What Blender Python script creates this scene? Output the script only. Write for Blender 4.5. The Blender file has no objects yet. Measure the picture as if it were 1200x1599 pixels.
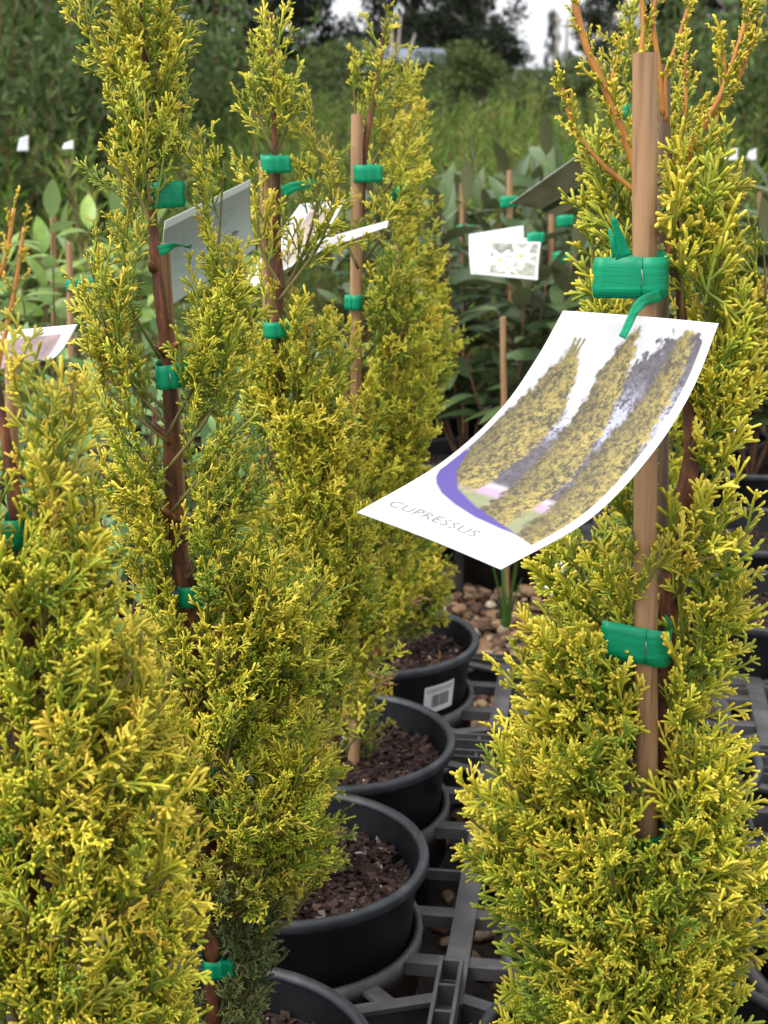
import bpy, math, random
import numpy as np
from mathutils import Vector, Matrix

# ------------------------------------------------------------------ camera, sky, sun, exposure
scene = bpy.context.scene
COL = scene.collection
R_ = math.radians
PITCH = R_(15.6); CAMZ = 0.86; FPX = 2403.0; CX, CY = 600.0, 799.5
cam_d = bpy.data.cameras.new('camera'); cam = bpy.data.objects.new('camera', cam_d); COL.objects.link(cam)
cam.location = (0, 0, CAMZ); cam.rotation_euler = (math.pi / 2 - PITCH, 0, 0)
cam_d.sensor_fit = 'VERTICAL'; cam_d.sensor_height = 24.0; cam_d.lens = 24.0 * FPX / 1599.0
cam_d.clip_start = 0.02; cam_d.clip_end = 800
cam_d.dof.use_dof = True; cam_d.dof.focus_distance = 0.93; cam_d.dof.aperture_fstop = 12.5
scene.camera = cam
world = bpy.data.worlds.new('World'); scene.world = world; world.use_nodes = True
wn = world.node_tree.nodes; wl = world.node_tree.links
sky = wn.new('ShaderNodeTexSky'); sky.sky_type = 'NISHITA'; sky.sun_disc = False
SUN_EL, SUN_AZ = R_(56), R_(-125)          # azimuth measured from +Y (view direction) towards +X
sky.sun_elevation = SUN_EL; sky.sun_rotation = SUN_AZ
sky.air_density = 1.0; sky.dust_density = 6.0; sky.ozone_density = 1.0
hs = wn.new('ShaderNodeHueSaturation'); hs.inputs['Saturation'].default_value = 0.22; hs.inputs['Value'].default_value = 1.0
cloud = wn.new('ShaderNodeMix'); cloud.data_type = 'RGBA'; cloud.inputs[0].default_value = 0.62      # even white overcast over the clear sky
cloud.inputs[7].default_value = (5.6, 5.7, 5.9, 1)
wl.new(sky.outputs[0], hs.inputs['Color']); wl.new(hs.outputs[0], cloud.inputs[6]); wl.new(cloud.outputs[2], wn['Background'].inputs[0])
wn['Background'].inputs[1].default_value = 0.15
sd = bpy.data.lights.new('sun', 'SUN'); so = bpy.data.objects.new('sun', sd); COL.objects.link(so)
sd.energy = 0.95; sd.angle = R_(35); sd.color = (1.0, 0.97, 0.9)
_d = Vector((math.sin(SUN_AZ) * math.cos(SUN_EL), math.cos(SUN_AZ) * math.cos(SUN_EL), math.sin(SUN_EL)))
so.rotation_euler = _d.to_track_quat('Z', 'Y').to_euler()
scene.view_settings.view_transform = 'Standard'; scene.view_settings.look = 'None'
scene.view_settings.exposure = 1.02; scene.view_settings.gamma = 1.0; scene.view_settings.use_curve_mapping = False
scene.render.engine = 'CYCLES'
try:
    scene.cycles.max_bounces = 6; scene.cycles.transparent_max_bounces = 6
except Exception: pass

# ------------------------------------------------------------------ pixel helpers
CP, SP = math.cos(PITCH), math.sin(PITCH)
def P(x, y, Y):
    """point on the vertical plane at distance Y seen at photo pixel (x, y)"""
    dx = (x - CX) / FPX; dy = -(y - CY) / FPX
    k = Y / (CP + dy * SP)
    return np.array([dx * k, Y, CAMZ + (-SP + dy * CP) * k])
def PD(x, y, d):
    """point at optical depth d seen at pixel (x, y)"""
    dx = (x - CX) / FPX; dy = -(y - CY) / FPX
    return np.array([dx * d, (CP + dy * SP) * d, CAMZ + (-SP + dy * CP) * d])
def proj(p):
    p = np.atleast_2d(p); z = p[:, 2] - CAMZ
    d = p[:, 1] * CP - z * SP; u = p[:, 1] * SP + z * CP
    return np.stack([CX + FPX * p[:, 0] / d, CY - FPX * u / d, d], 1)
def pxm(Y):                     # metres for one pixel at distance Y
    return Y / CP / FPX

# ------------------------------------------------------------------ object helpers
def mesh_np(name, V, F, attr=None, smooth=True):
    """V (n,3), F list of arrays of faces (m,k)"""
    me = bpy.data.meshes.new(name)
    V = np.asarray(V, dtype=np.float32)
    if isinstance(F, np.ndarray): F = [F]
    loops = np.concatenate([f.ravel() for f in F]).astype(np.int32)
    cnt = np.concatenate([np.full(len(f), f.shape[1], dtype=np.int32) for f in F])
    start = np.concatenate([[0], np.cumsum(cnt)[:-1]]).astype(np.int32)
    me.vertices.add(len(V)); me.vertices.foreach_set('co', V.ravel())
    me.loops.add(len(loops)); me.loops.foreach_set('vertex_index', loops)
    me.polygons.add(len(cnt)); me.polygons.foreach_set('loop_start', start)
    try: me.polygons.foreach_set('loop_total', cnt)
    except Exception: pass
    me.polygons.foreach_set('use_smooth', np.full(len(cnt), bool(smooth)))
    if attr is not None:
        a = me.attributes.new('tone', 'FLOAT_COLOR', 'POINT')
        c = np.ones((len(V), 4), dtype=np.float32); c[:, :attr.shape[1]] = attr
        a.data.foreach_set('color', c.ravel())
    me.update(calc_edges=True)
    return me
def link(name, me, mat=None, parent=None, kind=None):
    o = bpy.data.objects.new(name, me); COL.objects.link(o)
    if mat is not None and me is not None and len(me.materials) == 0: me.materials.append(mat)
    if parent is not None: o.parent = parent
    if kind: o['kind'] = kind
    return o
def tag(o, label, cat, group=None):
    o['label'] = label; o['category'] = cat
    if group: o['group'] = group
    return o
def empty(name, loc=(0, 0, 0), rz=0.0):
    o = bpy.data.objects.new(name, None); COL.objects.link(o); o.location = tuple(float(v) for v in loc)
    o.rotation_euler = (0, 0, rz); o.empty_display_size = 0.05
    return o
class MB:
    def __init__(self): self.V = []; self.F3 = []; self.F4 = []; self.n = 0
    def add(self, V, F):
        V = np.asarray(V, float); self.V.append(V)
        for f in F:
            f = [i + self.n for i in f]
            (self.F3 if len(f) == 3 else self.F4).append(f)
        self.n += len(V); return self
    def box(self, c, size, rz=0.0, M=None):
        s = np.array(size) / 2
        v = np.array([[x, y, z] for x in (-1, 1) for y in (-1, 1) for z in (-1, 1)]) * s
        if M is not None: v = v @ np.array(M).T
        c_, s_ = math.cos(rz), math.sin(rz)
        v = v @ np.array([[c_, s_, 0], [-s_, c_, 0], [0, 0, 1]]) + np.array(c)
        return self.add(v, [(0, 1, 3, 2), (4, 6, 7, 5), (0, 4, 5, 1), (2, 3, 7, 6), (0, 2, 6, 4), (1, 5, 7, 3)])
    def lathe(self, prof, n=48, c=(0, 0, 0), close=False):
        k = len(prof); v = []
        for i in range(n):
            a = 2 * math.pi * i / n
            for r, z in prof: v.append((c[0] + r * math.cos(a), c[1] + r * math.sin(a), c[2] + z))
        f = []
        m = k if close else k - 1
        for i in range(n):
            j = (i + 1) % n
            for q in range(m): f.append((i * k + q, j * k + q, j * k + (q + 1) % k, i * k + (q + 1) % k))
        return self.add(v, f)
    def tube(self, pts, rad, n=8, cap=True):
        V, F = tube_np(np.asarray(pts, float), np.asarray(rad, float), n, cap)
        return self.add(V, F)
    def mesh(self, name, smooth=False):
        F = []
        if self.F4: F.append(np.array(self.F4))
        if self.F3: F.append(np.array(self.F3))
        return mesh_np(name, np.concatenate(self.V), F, smooth=smooth)
    def build(self, name, mat, parent=None, smooth=False, bevel=0.0, autosmooth=False):
        o = link(name, self.mesh(name, smooth), mat, parent)
        if bevel:
            b = o.modifiers.new('bevel', 'BEVEL'); b.width = bevel; b.segments = 2; b.limit_method = 'ANGLE'
        return o
def tube_np(pts, rad, n=8, cap=True):
    m = len(pts); T = np.gradient(pts, axis=0); T /= np.linalg.norm(T, axis=1)[:, None] + 1e-12
    ref = np.array([0.31, 0.9, 0.17]); V = []
    for i in range(m):
        a = np.cross(T[i], ref); a /= np.linalg.norm(a) + 1e-12; b = np.cross(T[i], a)
        for k in range(n):
            t = 2 * math.pi * k / n; V.append(pts[i] + rad[i] * (math.cos(t) * a + math.sin(t) * b))
    F = []
    for i in range(m - 1):
        for k in range(n):
            k2 = (k + 1) % n; F.append((i * n + k, i * n + k2, (i + 1) * n + k2, (i + 1) * n + k))
    if cap:
        V.append(pts[0]); V.append(pts[-1])
        for k in range(n):
            F.append((m * n, (k + 1) % n, k)); F.append((m * n + 1, (m - 1) * n + k, (m - 1) * n + (k + 1) % n))
    return np.array(V), F
def spline(pts, k=6):
    """Catmull-Rom through the points"""
    p = np.asarray(pts, float); p = np.vstack([2 * p[0] - p[1], p, 2 * p[-1] - p[-2]]); out = []
    for i in range(1, len(p) - 2):
        for t in np.linspace(0, 1, k, endpoint=False):
            out.append(0.5 * ((2 * p[i]) + (-p[i - 1] + p[i + 1]) * t + (2 * p[i - 1] - 5 * p[i] + 4 * p[i + 1] - p[i + 2]) * t ** 2
                              + (-p[i - 1] + 3 * p[i] - 3 * p[i + 1] + p[i + 2]) * t ** 3))
    out.append(p[-2]); return np.array(out)

# ------------------------------------------------------------------ materials
def mat(name):
    m = bpy.data.materials.new(name); m.use_nodes = True; nt = m.node_tree
    return m, nt, nt.nodes['Principled BSDF']
def ramp(nt, stops, fac=None, interp='LINEAR'):
    r = nt.nodes.new('ShaderNodeValToRGB'); e = r.color_ramp.elements; r.color_ramp.interpolation = interp
    e[0].position, e[0].color = stops[0][0], (*stops[0][1], 1)
    e[1].position, e[1].color = stops[-1][0], (*stops[-1][1], 1)
    for p, c in stops[1:-1]:
        x = e.new(p); x.color = (*c, 1)
    if fac is not None: nt.links.new(fac, r.inputs[0])
    return r
def noise(nt, scale, detail=3, rough=0.55, coord='Object', stretch=None):
    tc = nt.nodes.new('ShaderNodeTexCoord'); n = nt.nodes.new('ShaderNodeTexNoise')
    n.inputs['Scale'].default_value = scale; n.inputs['Detail'].default_value = detail; n.inputs['Roughness'].default_value = rough
    src = tc.outputs[coord]
    if stretch:
        mp = nt.nodes.new('ShaderNodeMapping'); mp.inputs['Scale'].default_value = stretch
        nt.links.new(src, mp.inputs[0]); src = mp.outputs[0]
    nt.links.new(src, n.inputs['Vector']); return n
def bump(nt, b, src, strength=0.3, dist=0.001):
    x = nt.nodes.new('ShaderNodeBump'); x.inputs['Strength'].default_value = strength; x.inputs['Distance'].default_value = dist
    nt.links.new(src, x.inputs['Height']); nt.links.new(x.outputs[0], b.inputs['Normal'])
def simple(name, stops, scale, rough=0.6, bmp=0.0, bdist=0.001, detail=4, stretch=None, spec=0.5):
    m, nt, b = mat(name); n = noise(nt, scale, detail, stretch=stretch)
    r = ramp(nt, stops, n.outputs['Fac']); nt.links.new(r.outputs[0], b.inputs['Base Color'])
    b.inputs['Roughness'].default_value = rough; b.inputs['Specular IOR Level'].default_value = spec
    if bmp: bump(nt, b, n.outputs['Fac'], bmp, bdist)
    return m
def island_mat(name, stops, rough=0.8, scale=300, spec=0.3):
    m, nt, b = mat(name); g = nt.nodes.new('ShaderNodeNewGeometry')
    r = ramp(nt, stops, g.outputs['Random Per Island']); n = noise(nt, scale, 4)
    mx = nt.nodes.new('ShaderNodeMix'); mx.data_type = 'RGBA'; mx.blend_type = 'MULTIPLY'; mx.inputs[0].default_value = 0.75
    r2 = ramp(nt, [(0.3, (0.45, 0.42, 0.4)), (0.65, (1.15, 1.1, 1.05))], n.outputs['Fac'])
    nt.links.new(r.outputs[0], mx.inputs[6]); nt.links.new(r2.outputs[0], mx.inputs[7]); nt.links.new(mx.outputs[2], b.inputs['Base Color'])
    b.inputs['Roughness'].default_value = rough; b.inputs['Specular IOR Level'].default_value = spec
    bump(nt, b, n.outputs['Fac'], 0.5, 0.001)
    return m
def foliage_mat(name, stops, orange, old, rough=0.5):
    """tone.r: 0 old base of the shoot .. 1 fresh tip; tone.g: amount of orange; tone.b: old green wood"""
    m, nt, b = mat(name); at = nt.nodes.new('ShaderNodeAttribute'); at.attribute_name = 'tone'
    sep = nt.nodes.new('ShaderNodeSeparateColor'); nt.links.new(at.outputs['Color'], sep.inputs[0])
    n = noise(nt, 420, 2)
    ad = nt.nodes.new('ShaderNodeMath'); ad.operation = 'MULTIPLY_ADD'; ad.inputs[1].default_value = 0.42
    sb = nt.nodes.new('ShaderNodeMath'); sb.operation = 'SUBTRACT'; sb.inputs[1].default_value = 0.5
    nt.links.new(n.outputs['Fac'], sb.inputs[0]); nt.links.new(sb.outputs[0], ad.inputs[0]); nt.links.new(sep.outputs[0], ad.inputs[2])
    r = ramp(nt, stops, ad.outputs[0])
    m1 = nt.nodes.new('ShaderNodeMix'); m1.data_type = 'RGBA'; m1.inputs[7].default_value = (*orange, 1)
    nt.links.new(sep.outputs[1], m1.inputs[0]); nt.links.new(r.outputs[0], m1.inputs[6])
    m2 = nt.nodes.new('ShaderNodeMix'); m2.data_type = 'RGBA'; m2.inputs[7].default_value = (*old, 1)
    nt.links.new(sep.outputs[2], m2.inputs[0]); nt.links.new(m1.outputs[2], m2.inputs[6])
    nt.links.new(m2.outputs[2], b.inputs['Base Color'])
    b.inputs['Roughness'].default_value = rough; b.inputs['Specular IOR Level'].default_value = 0.35
    b.inputs['Subsurface Weight'].default_value = 0.0
    n2 = noise(nt, 900, 2); bump(nt, b, n2.outputs['Fac'], 0.35, 0.0006)
    return m
def leaf_mat(name, top, var, back, rough=0.35, trans=0.25, spec=0.5):
    m, nt, b = mat(name); oi = nt.nodes.new('ShaderNodeObjectInfo'); n = noise(nt, 60, 3)
    g = nt.nodes.new('ShaderNodeNewGeometry')
    add = nt.nodes.new('ShaderNodeMath'); add.operation = 'ADD'; nt.links.new(oi.outputs['Random'], add.inputs[0]); nt.links.new(g.outputs['Random Per Island'], add.inputs[1])
    fr = nt.nodes.new('ShaderNodeMath'); fr.operation = 'FRACT'; nt.links.new(add.outputs[0], fr.inputs[0])
    r = ramp(nt, [(0.0, top), (0.55, tuple((a + c) / 2 for a, c in zip(top, var))), (1.0, var)], fr.outputs[0])
    r2 = ramp(nt, [(0.35, (0.75, 0.75, 0.75)), (0.7, (1.12, 1.12, 1.12))], n.outputs['Fac'])
    mu = nt.nodes.new('ShaderNodeMix'); mu.data_type = 'RGBA'; mu.blend_type = 'MULTIPLY'; mu.inputs[0].default_value = 1.0
    nt.links.new(r.outputs[0], mu.inputs[6]); nt.links.new(r2.outputs[0], mu.inputs[7])
    mx = nt.nodes.new('ShaderNodeMix'); mx.data_type = 'RGBA'; mx.inputs[7].default_value = (*back, 1)
    nt.links.new(g.outputs['Backfacing'], mx.inputs[0]); nt.links.new(mu.outputs[2], mx.inputs[6])
    nt.links.new(mx.outputs[2], b.inputs['Base Color']); b.inputs['Roughness'].default_value = rough
    b.inputs['Specular IOR Level'].default_value = spec
    if trans:
        tr = nt.nodes.new('ShaderNodeBsdfTranslucent'); ms = nt.nodes.new('ShaderNodeMixShader'); ms.inputs[0].default_value = trans
        nt.links.new(mx.outputs[2], tr.inputs['Color']); nt.links.new(b.outputs[0], ms.inputs[1]); nt.links.new(tr.outputs[0], ms.inputs[2])
        nt.links.new(ms.outputs[0], nt.nodes['Material Output'].inputs['Surface'])
    return m
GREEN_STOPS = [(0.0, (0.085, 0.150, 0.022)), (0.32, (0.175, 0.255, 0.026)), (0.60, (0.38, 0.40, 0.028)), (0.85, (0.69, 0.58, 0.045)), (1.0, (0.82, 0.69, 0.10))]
M = {}
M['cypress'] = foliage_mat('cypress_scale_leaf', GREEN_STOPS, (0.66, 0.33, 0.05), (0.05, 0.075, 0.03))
M['bark'] = simple('cypress_bark', [(0.32, (0.045, 0.018, 0.012)), (0.5, (0.13, 0.045, 0.024)), (0.62, (0.24, 0.085, 0.038)), (0.72, (0.42, 0.19, 0.08))], 150, 0.5, 0.8, 0.003, 6, (1, 1, 0.3))
M['young_bark'] = simple('young_stem', [(0.3, (0.36, 0.13, 0.03)), (0.7, (0.60, 0.28, 0.06))], 120, 0.5, 0.3, 0.001, 3, (1, 1, 0.3))
M['green_stem'] = simple('green_brown_stem', [(0.3, (0.09, 0.10, 0.022)), (0.7, (0.22, 0.15, 0.05))], 60, 0.6)
M['bamboo'] = simple('bamboo', [(0.28, (0.20, 0.105, 0.05)), (0.45, (0.36, 0.205, 0.105)), (0.6, (0.43, 0.25, 0.13)), (0.78, (0.52, 0.33, 0.19))], 34, 0.55, 0.35, 0.001, 5, (6, 6, 0.25))
M['old_bamboo'] = simple('old_bamboo', [(0.3, (0.10, 0.065, 0.045)), (0.7, (0.22, 0.15, 0.10))], 40, 0.65, 0.2, 0.001, 4, (5, 5, 0.3))
M['pith'] = simple('bamboo_cut_end', [(0.3, (0.45, 0.33, 0.2)), (0.7, (0.62, 0.48, 0.32))], 400, 0.9)
M['steel'] = simple('staple_steel', [(0.3, (0.35, 0.35, 0.36)), (0.7, (0.55, 0.55, 0.56))], 500, 0.3)
M['steel'].node_tree.nodes['Principled BSDF'].inputs['Metallic'].default_value = 0.9
def tape_mat():
    m, nt, b = mat('green_tape'); n = noise(nt, 14, 3, stretch=(2, 2, 90)); 
    r = ramp(nt, [(0.3, (0.0, 0.32, 0.150)), (0.7, (0.006, 0.50, 0.255))], n.outputs['Fac']); nt.links.new(r.outputs[0], b.inputs['Base Color'])
    b.inputs['Roughness'].default_value = 0.38; bump(nt, b, n.outputs['Fac'], 0.35, 0.0008)
    tr = nt.nodes.new('ShaderNodeBsdfTranslucent'); ms = nt.nodes.new('ShaderNodeMixShader'); ms.inputs[0].default_value = 0.3
    nt.links.new(r.outputs[0], tr.inputs['Color']); nt.links.new(b.outputs[0], ms.inputs[1]); nt.links.new(tr.outputs[0], ms.inputs[2])
    nt.links.new(ms.outputs[0], nt.nodes['Material Output'].inputs['Surface']); return m
M['tape'] = tape_mat()
def print_mat(name, rough=0.35):
    m, nt, b = mat(name); at = nt.nodes.new('ShaderNodeAttribute'); at.attribute_name = 'tone'
    nt.links.new(at.outputs['Color'], b.inputs['Base Color']); b.inputs['Roughness'].default_value = rough
    tr = nt.nodes.new('ShaderNodeBsdfTranslucent'); ms = nt.nodes.new('ShaderNodeMixShader'); ms.inputs[0].default_value = 0.15
    nt.links.new(at.outputs['Color'], tr.inputs['Color']); nt.links.new(b.outputs[0], ms.inputs[1]); nt.links.new(tr.outputs[0], ms.inputs[2])
    nt.links.new(ms.outputs[0], nt.nodes['Material Output'].inputs['Surface']); return m
M['print'] = print_mat('printed_card')
M['ink'] = simple('grey_ink', [(0.3, (0.20, 0.20, 0.22)), (0.7, (0.28, 0.28, 0.30))], 200, 0.6)
M['black_ink'] = simple('black_ink', [(0.3, (0.015, 0.015, 0.016)), (0.7, (0.03, 0.03, 0.03))], 200, 0.6)
M['sticker'] = simple('white_sticker', [(0.3, (0.66, 0.66, 0.67)), (0.7, (0.78, 0.78, 0.78))], 60, 0.45)
M['pot'] = simple('black_pot_plastic', [(0.3, (0.005, 0.006, 0.008)), (0.62, (0.012, 0.013, 0.016)), (0.8, (0.035, 0.033, 0.031))], 26, 0.42, 0.08, 0.001, 5)
M['pot_rim'] = simple('scuffed_rim_plastic', [(0.3, (0.013, 0.015, 0.018)), (0.6, (0.032, 0.036, 0.043)), (0.78, (0.075, 0.075, 0.078))], 55, 0.48, 0.15, 0.001, 5)
M['tray'] = simple('grey_tray_plastic', [(0.28, (0.032, 0.029, 0.029)), (0.5, (0.070, 0.066, 0.068)), (0.75, (0.125, 0.117, 0.117))], 22, 0.6, 0.12, 0.001, 6)
M['soil'] = simple('potting_mix', [(0.3, (0.008, 0.005, 0.004)), (0.7, (0.03, 0.018, 0.013))], 220, 0.95, 0.8, 0.004)
M['chip'] = island_mat('bark_chip', [(0.0, (0.014, 0.008, 0.007)), (0.45, (0.040, 0.022, 0.017)), (0.8, (0.075, 0.042, 0.032)), (0.975, (0.13, 0.08, 0.06)), (1.0, (0.5, 0.48, 0.45))], 0.85)
M['gravel'] = island_mat('river_gravel', [(0.0, (0.045, 0.028, 0.02)), (0.35, (0.13, 0.075, 0.045)), (0.65, (0.24, 0.14, 0.08)), (0.88, (0.36, 0.25, 0.15)), (1.0, (0.5, 0.42, 0.34))], 0.7, 160)
M['weedmat'] = simple('damp_ground', [(0.3, (0.012, 0.010, 0.009)), (0.7, (0.05, 0.038, 0.03))], 60, 0.9, 0.5, 0.004)
M['earth'] = simple('nursery_ground', [(0.3, (0.035, 0.045, 0.02)), (0.7, (0.10, 0.11, 0.05))], 1.5, 0.95, 0.3, 0.02)
M['lawn'] = simple('far_lawn', [(0.3, (0.10, 0.13, 0.05)), (0.7, (0.20, 0.22, 0.10))], 0.8, 0.95)
M['lime_leaf'] = leaf_mat('lime_leaf', (0.17, 0.31, 0.045), (0.34, 0.48, 0.10), (0.26, 0.36, 0.14), 0.32, 0.3)
M['box_leaf'] = leaf_mat('small_bright_leaf', (0.13, 0.28, 0.06), (0.32, 0.50, 0.16), (0.20, 0.32, 0.14), 0.3, 0.25)
M['olive_leaf'] = leaf_mat('dull_olive_leaf', (0.040, 0.085, 0.022), (0.15, 0.22, 0.085), (0.12, 0.13, 0.06), 0.4, 0.2, 0.4)
M['wispy'] = leaf_mat('narrow_leaf', (0.045, 0.12, 0.016), (0.21, 0.33, 0.045), (0.12, 0.2, 0.04), 0.65, 0.3, 0.12)
M['wispy_pale'] = leaf_mat('pale_narrow_leaf', (0.15, 0.22, 0.035), (0.42, 0.47, 0.09), (0.2, 0.26, 0.08), 0.65, 0.3, 0.12)
M['willowy'] = leaf_mat('grey_green_leaf', (0.022, 0.055, 0.014), (0.12, 0.19, 0.05), (0.10, 0.15, 0.05), 0.6, 0.2, 0.15)
M['far_leaf'] = leaf_mat('far_dark_leaf', (0.010, 0.017, 0.009), (0.032, 0.042, 0.022), (0.02, 0.027, 0.015), 0.7, 0.1, 0.1)
M['far_mid_leaf'] = leaf_mat('far_mid_leaf', (0.04, 0.068, 0.022), (0.14, 0.18, 0.055), (0.08, 0.11, 0.035), 0.7, 0.15, 0.1)
M['twig'] = simple('brown_twig', [(0.3, (0.09, 0.045, 0.022)), (0.7, (0.2, 0.10, 0.05))], 80, 0.7)
M['grey_wood'] = simple('grey_wood', [(0.3, (0.16, 0.14, 0.12)), (0.7, (0.36, 0.33, 0.30))], 6, 0.85, 0.2, 0.01)
M['pale_paint'] = simple('pale_paint', [(0.3, (0.55, 0.56, 0.58)), (0.7, (0.7, 0.7, 0.72))], 2, 0.6)
M['roof'] = simple('roof_sheet', [(0.3, (0.12, 0.14, 0.2)), (0.7, (0.2, 0.22, 0.3))], 2, 0.5)
M['grass'] = leaf_mat('grass_blade', (0.07, 0.18, 0.03), (0.12, 0.26, 0.05), (0.1, 0.22, 0.05), 0.4, 0.25)
M['dead'] = simple('dry_sprig', [(0.3, (0.22, 0.11, 0.05)), (0.7, (0.36, 0.2, 0.10))], 90, 0.8)

# ------------------------------------------------------------------ row geometry
EV = np.array([0.138, 0.990]); EU = np.array([0.990, -0.138]); ROWA = math.atan2(-0.138, 0.990)
O3 = np.array([-0.085, 1.23])
def cell(u, v): return O3 + EU * u + EV * v
RIM_Z, TRAY_Z = 0.200, 0.135

# ------------------------------------------------------------------ ground
def sheet(name, x0, x1, y0, y1, z, m, nx=2, ny=2):
    xs = np.linspace(x0, x1, nx); ys = np.linspace(y0, y1, ny)
    V = np.array([[x, y, z] for y in ys for x in xs])
    F = np.array([[j * nx + i, j * nx + i + 1, (j + 1) * nx + i + 1, (j + 1) * nx + i] for j in range(ny - 1) for i in range(nx - 1)])
    return link(name, mesh_np(name, V, F, smooth=False), m, kind='structure')
sheet('ground', -300, 300, -60, 500, 0.0, M['earth'])
sheet('weed_mat_ground', -2.6, 2.6, -0.6, 4.6, 0.004, M['weedmat'])
ln = sheet('lawn', 4, 26, 42, 90, 0.05, M['lawn'], 2, 2)

ICO_V, ICO_F = None, None
def ico():
    global ICO_V, ICO_F
    t = (1 + 5 ** .5) / 2
    v = np.array([(-1, t, 0), (1, t, 0), (-1, -t, 0), (1, -t, 0), (0, -1, t), (0, 1, t), (0, -1, -t), (0, 1, -t), (t, 0, -1), (t, 0, 1), (-t, 0, -1), (-t, 0, 1)], float)
    v /= np.linalg.norm(v[0])
    f = [(0, 11, 5), (0, 5, 1), (0, 1, 7), (0, 7, 10), (0, 10, 11), (1, 5, 9), (5, 11, 4), (11, 10, 2), (10, 7, 6), (7, 1, 8), (3, 9, 4), (3, 4, 2), (3, 2, 6), (3, 6, 8), (3, 8, 9), (4, 9, 5), (2, 4, 11), (6, 2, 10), (8, 6, 7), (9, 8, 1)]
    # one subdivision
    V = list(map(tuple, v)); cache = {}
    def mid(a, b):
        k = (min(a, b), max(a, b))
        if k not in cache:
            m_ = (np.array(V[a]) + np.array(V[b])) / 2; V.append(tuple(m_ / np.linalg.norm(m_))); cache[k] = len(V) - 1
        return cache[k]
    F = []
    for a, b, c in f:
        x, y, z = mid(a, b), mid(b, c), mid(c, a); F += [(a, x, z), (b, y, x), (c, z, y), (x, y, z)]
    ICO_V, ICO_F = np.array(V), np.array(F)
ico()
def scatter_stones(name, pts, sizes, rng, m, flat=0.6, smooth=True, jitter=0.34):
    nV = len(ICO_V); Vs = []; Fs = []
    for i, (p, s) in enumerate(zip(pts, sizes)):
        sc = s * np.array([rng.uniform(0.8, 1.35), rng.uniform(0.7, 1.1), flat * rng.uniform(0.7, 1.2)])
        lob = rng.normal(size=(3, 3)); v = ICO_V * (1 + jitter * np.tanh(ICO_V @ lob.T).mean(1) + rng.normal(0, 0.085, nV))[:, None] * sc
        a = rng.uniform(0, 6.28); b = rng.normal(0, 0.35); c, s_ = math.cos(a), math.sin(a); cb, sb = math.cos(b), math.sin(b)
        Rm = np.array([[c, -s_, 0], [s_, c, 0], [0, 0, 1]]) @ np.array([[1, 0, 0], [0, cb, -sb], [0, sb, cb]])
        Vs.append(v @ Rm.T + p); Fs.append(ICO_F + i * nV)
    return link(name, mesh_np(name, np.concatenate(Vs), np.concatenate(Fs), smooth=smooth), m)
rng = np.random.default_rng(4)
gp, gs = [], []
for (x0, x1, y0, y1, n, s0, s1) in [(0.0, 0.45, 1.75, 2.75, 1700, 0.006, 0.013), (-0.15, 0.75, 1.75, 2.75, 1200, 0.006, 0.012), (-0.1, 0.9, 1.0, 1.75, 900, 0.006, 0.011)]:
    for _ in range(n):
        s = rng.uniform(s0, s1) * (1.5 if rng.random() < 0.08 else 1)
        gp.append(np.array([rng.uniform(x0, x1), rng.uniform(y0, y1), 0.004 + s * rng.uniform(0.2, 1.2)])); gs.append(s)
g = scatter_stones('gravel', gp, gs, rng, M['gravel'], smooth=False)
g['kind'] = 'stuff'; tag(g, 'brown and ochre river gravel lying under the plastic trays', 'gravel')

# ------------------------------------------------------------------ pots
def pot_body_mesh(r, h):
    rim = 0.0105
    prof = [(r * 0.74, 0.0), (r * 0.77, 0.004), (r * 0.925, h - rim - 0.004), (r * 0.955, h - rim - 0.001), (r * 0.955, h - rim + 0.001)]
    inner = [(r * 0.925, h - 0.006), (r * 0.905, h - 0.03), (r * 0.86, h - 0.07)]
    b = MB(); b.lathe([(0.001, 0.002)] + prof, 72); b.lathe(inner, 72)
    return b.mesh('pot_body', True)
def pot_rim_mesh(r, h):
    rim = 0.0105
    p = [(r * 0.957, h - rim), (r * 0.992, h - rim), (r, h - rim + 0.002), (r, h - 0.003), (r * 0.988, h), (r * 0.950, h), (r * 0.928, h - 0.003), (r * 0.926, h - 0.0065), (r * 0.95, h - 0.0065)]
    b = MB(); b.lathe(p, 96, close=True); return b.mesh('rim', True)
def slot_mesh(r, h):
    b = MB(); n = 8; V = []; F = []
    for i in range(n + 1):
        a = (i / n - 0.5) * 0.22
        for rr, zz in ((r * 0.952, h + 0.0004), (r * 0.972, h + 0.0008)): V.append((rr * math.cos(a), rr * math.sin(a), zz))
    for i in range(n): F.append((2 * i, 2 * i + 1, 2 * i + 3, 2 * i + 2))
    b.add(V, F); return b.mesh('stacking_notch', False)
BODY, RIMM, SLOT = pot_body_mesh(0.125, 0.2), pot_rim_mesh(0.125, 0.2), slot_mesh(0.125, 0.2)
for me_, m_ in ((BODY, 'pot'), (RIMM, 'pot_rim'), (SLOT, 'black_ink')): me_.materials.append(M[m_])
def soil_mesh(r, z, seed, n_chip):
    rg = np.random.default_rng(seed); b = MB(); k = 14; V = [(0, 0, z + 0.004)]; F = []
    for j in range(1, k + 1):
        rr = r * j / k
        for i in range(40):
            a = 2 * math.pi * i / 40
            V.append((rr * math.cos(a), rr * math.sin(a), z + rg.normal(0, 0.0022) + 0.004 * math.sin(3 * a + seed) * (j / k)))
    for i in range(40): F.append((0, 1 + i, 1 + (i + 1) % 40))
    for j in range(k - 1):
        for i in range(40):
            i2 = (i + 1) % 40; o = 1 + j * 40; F.append((o + i, o + 40 + i, o + 40 + i2, o + i2))
    b.add(V, F); return b.mesh('potting_mix', True)
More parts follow.
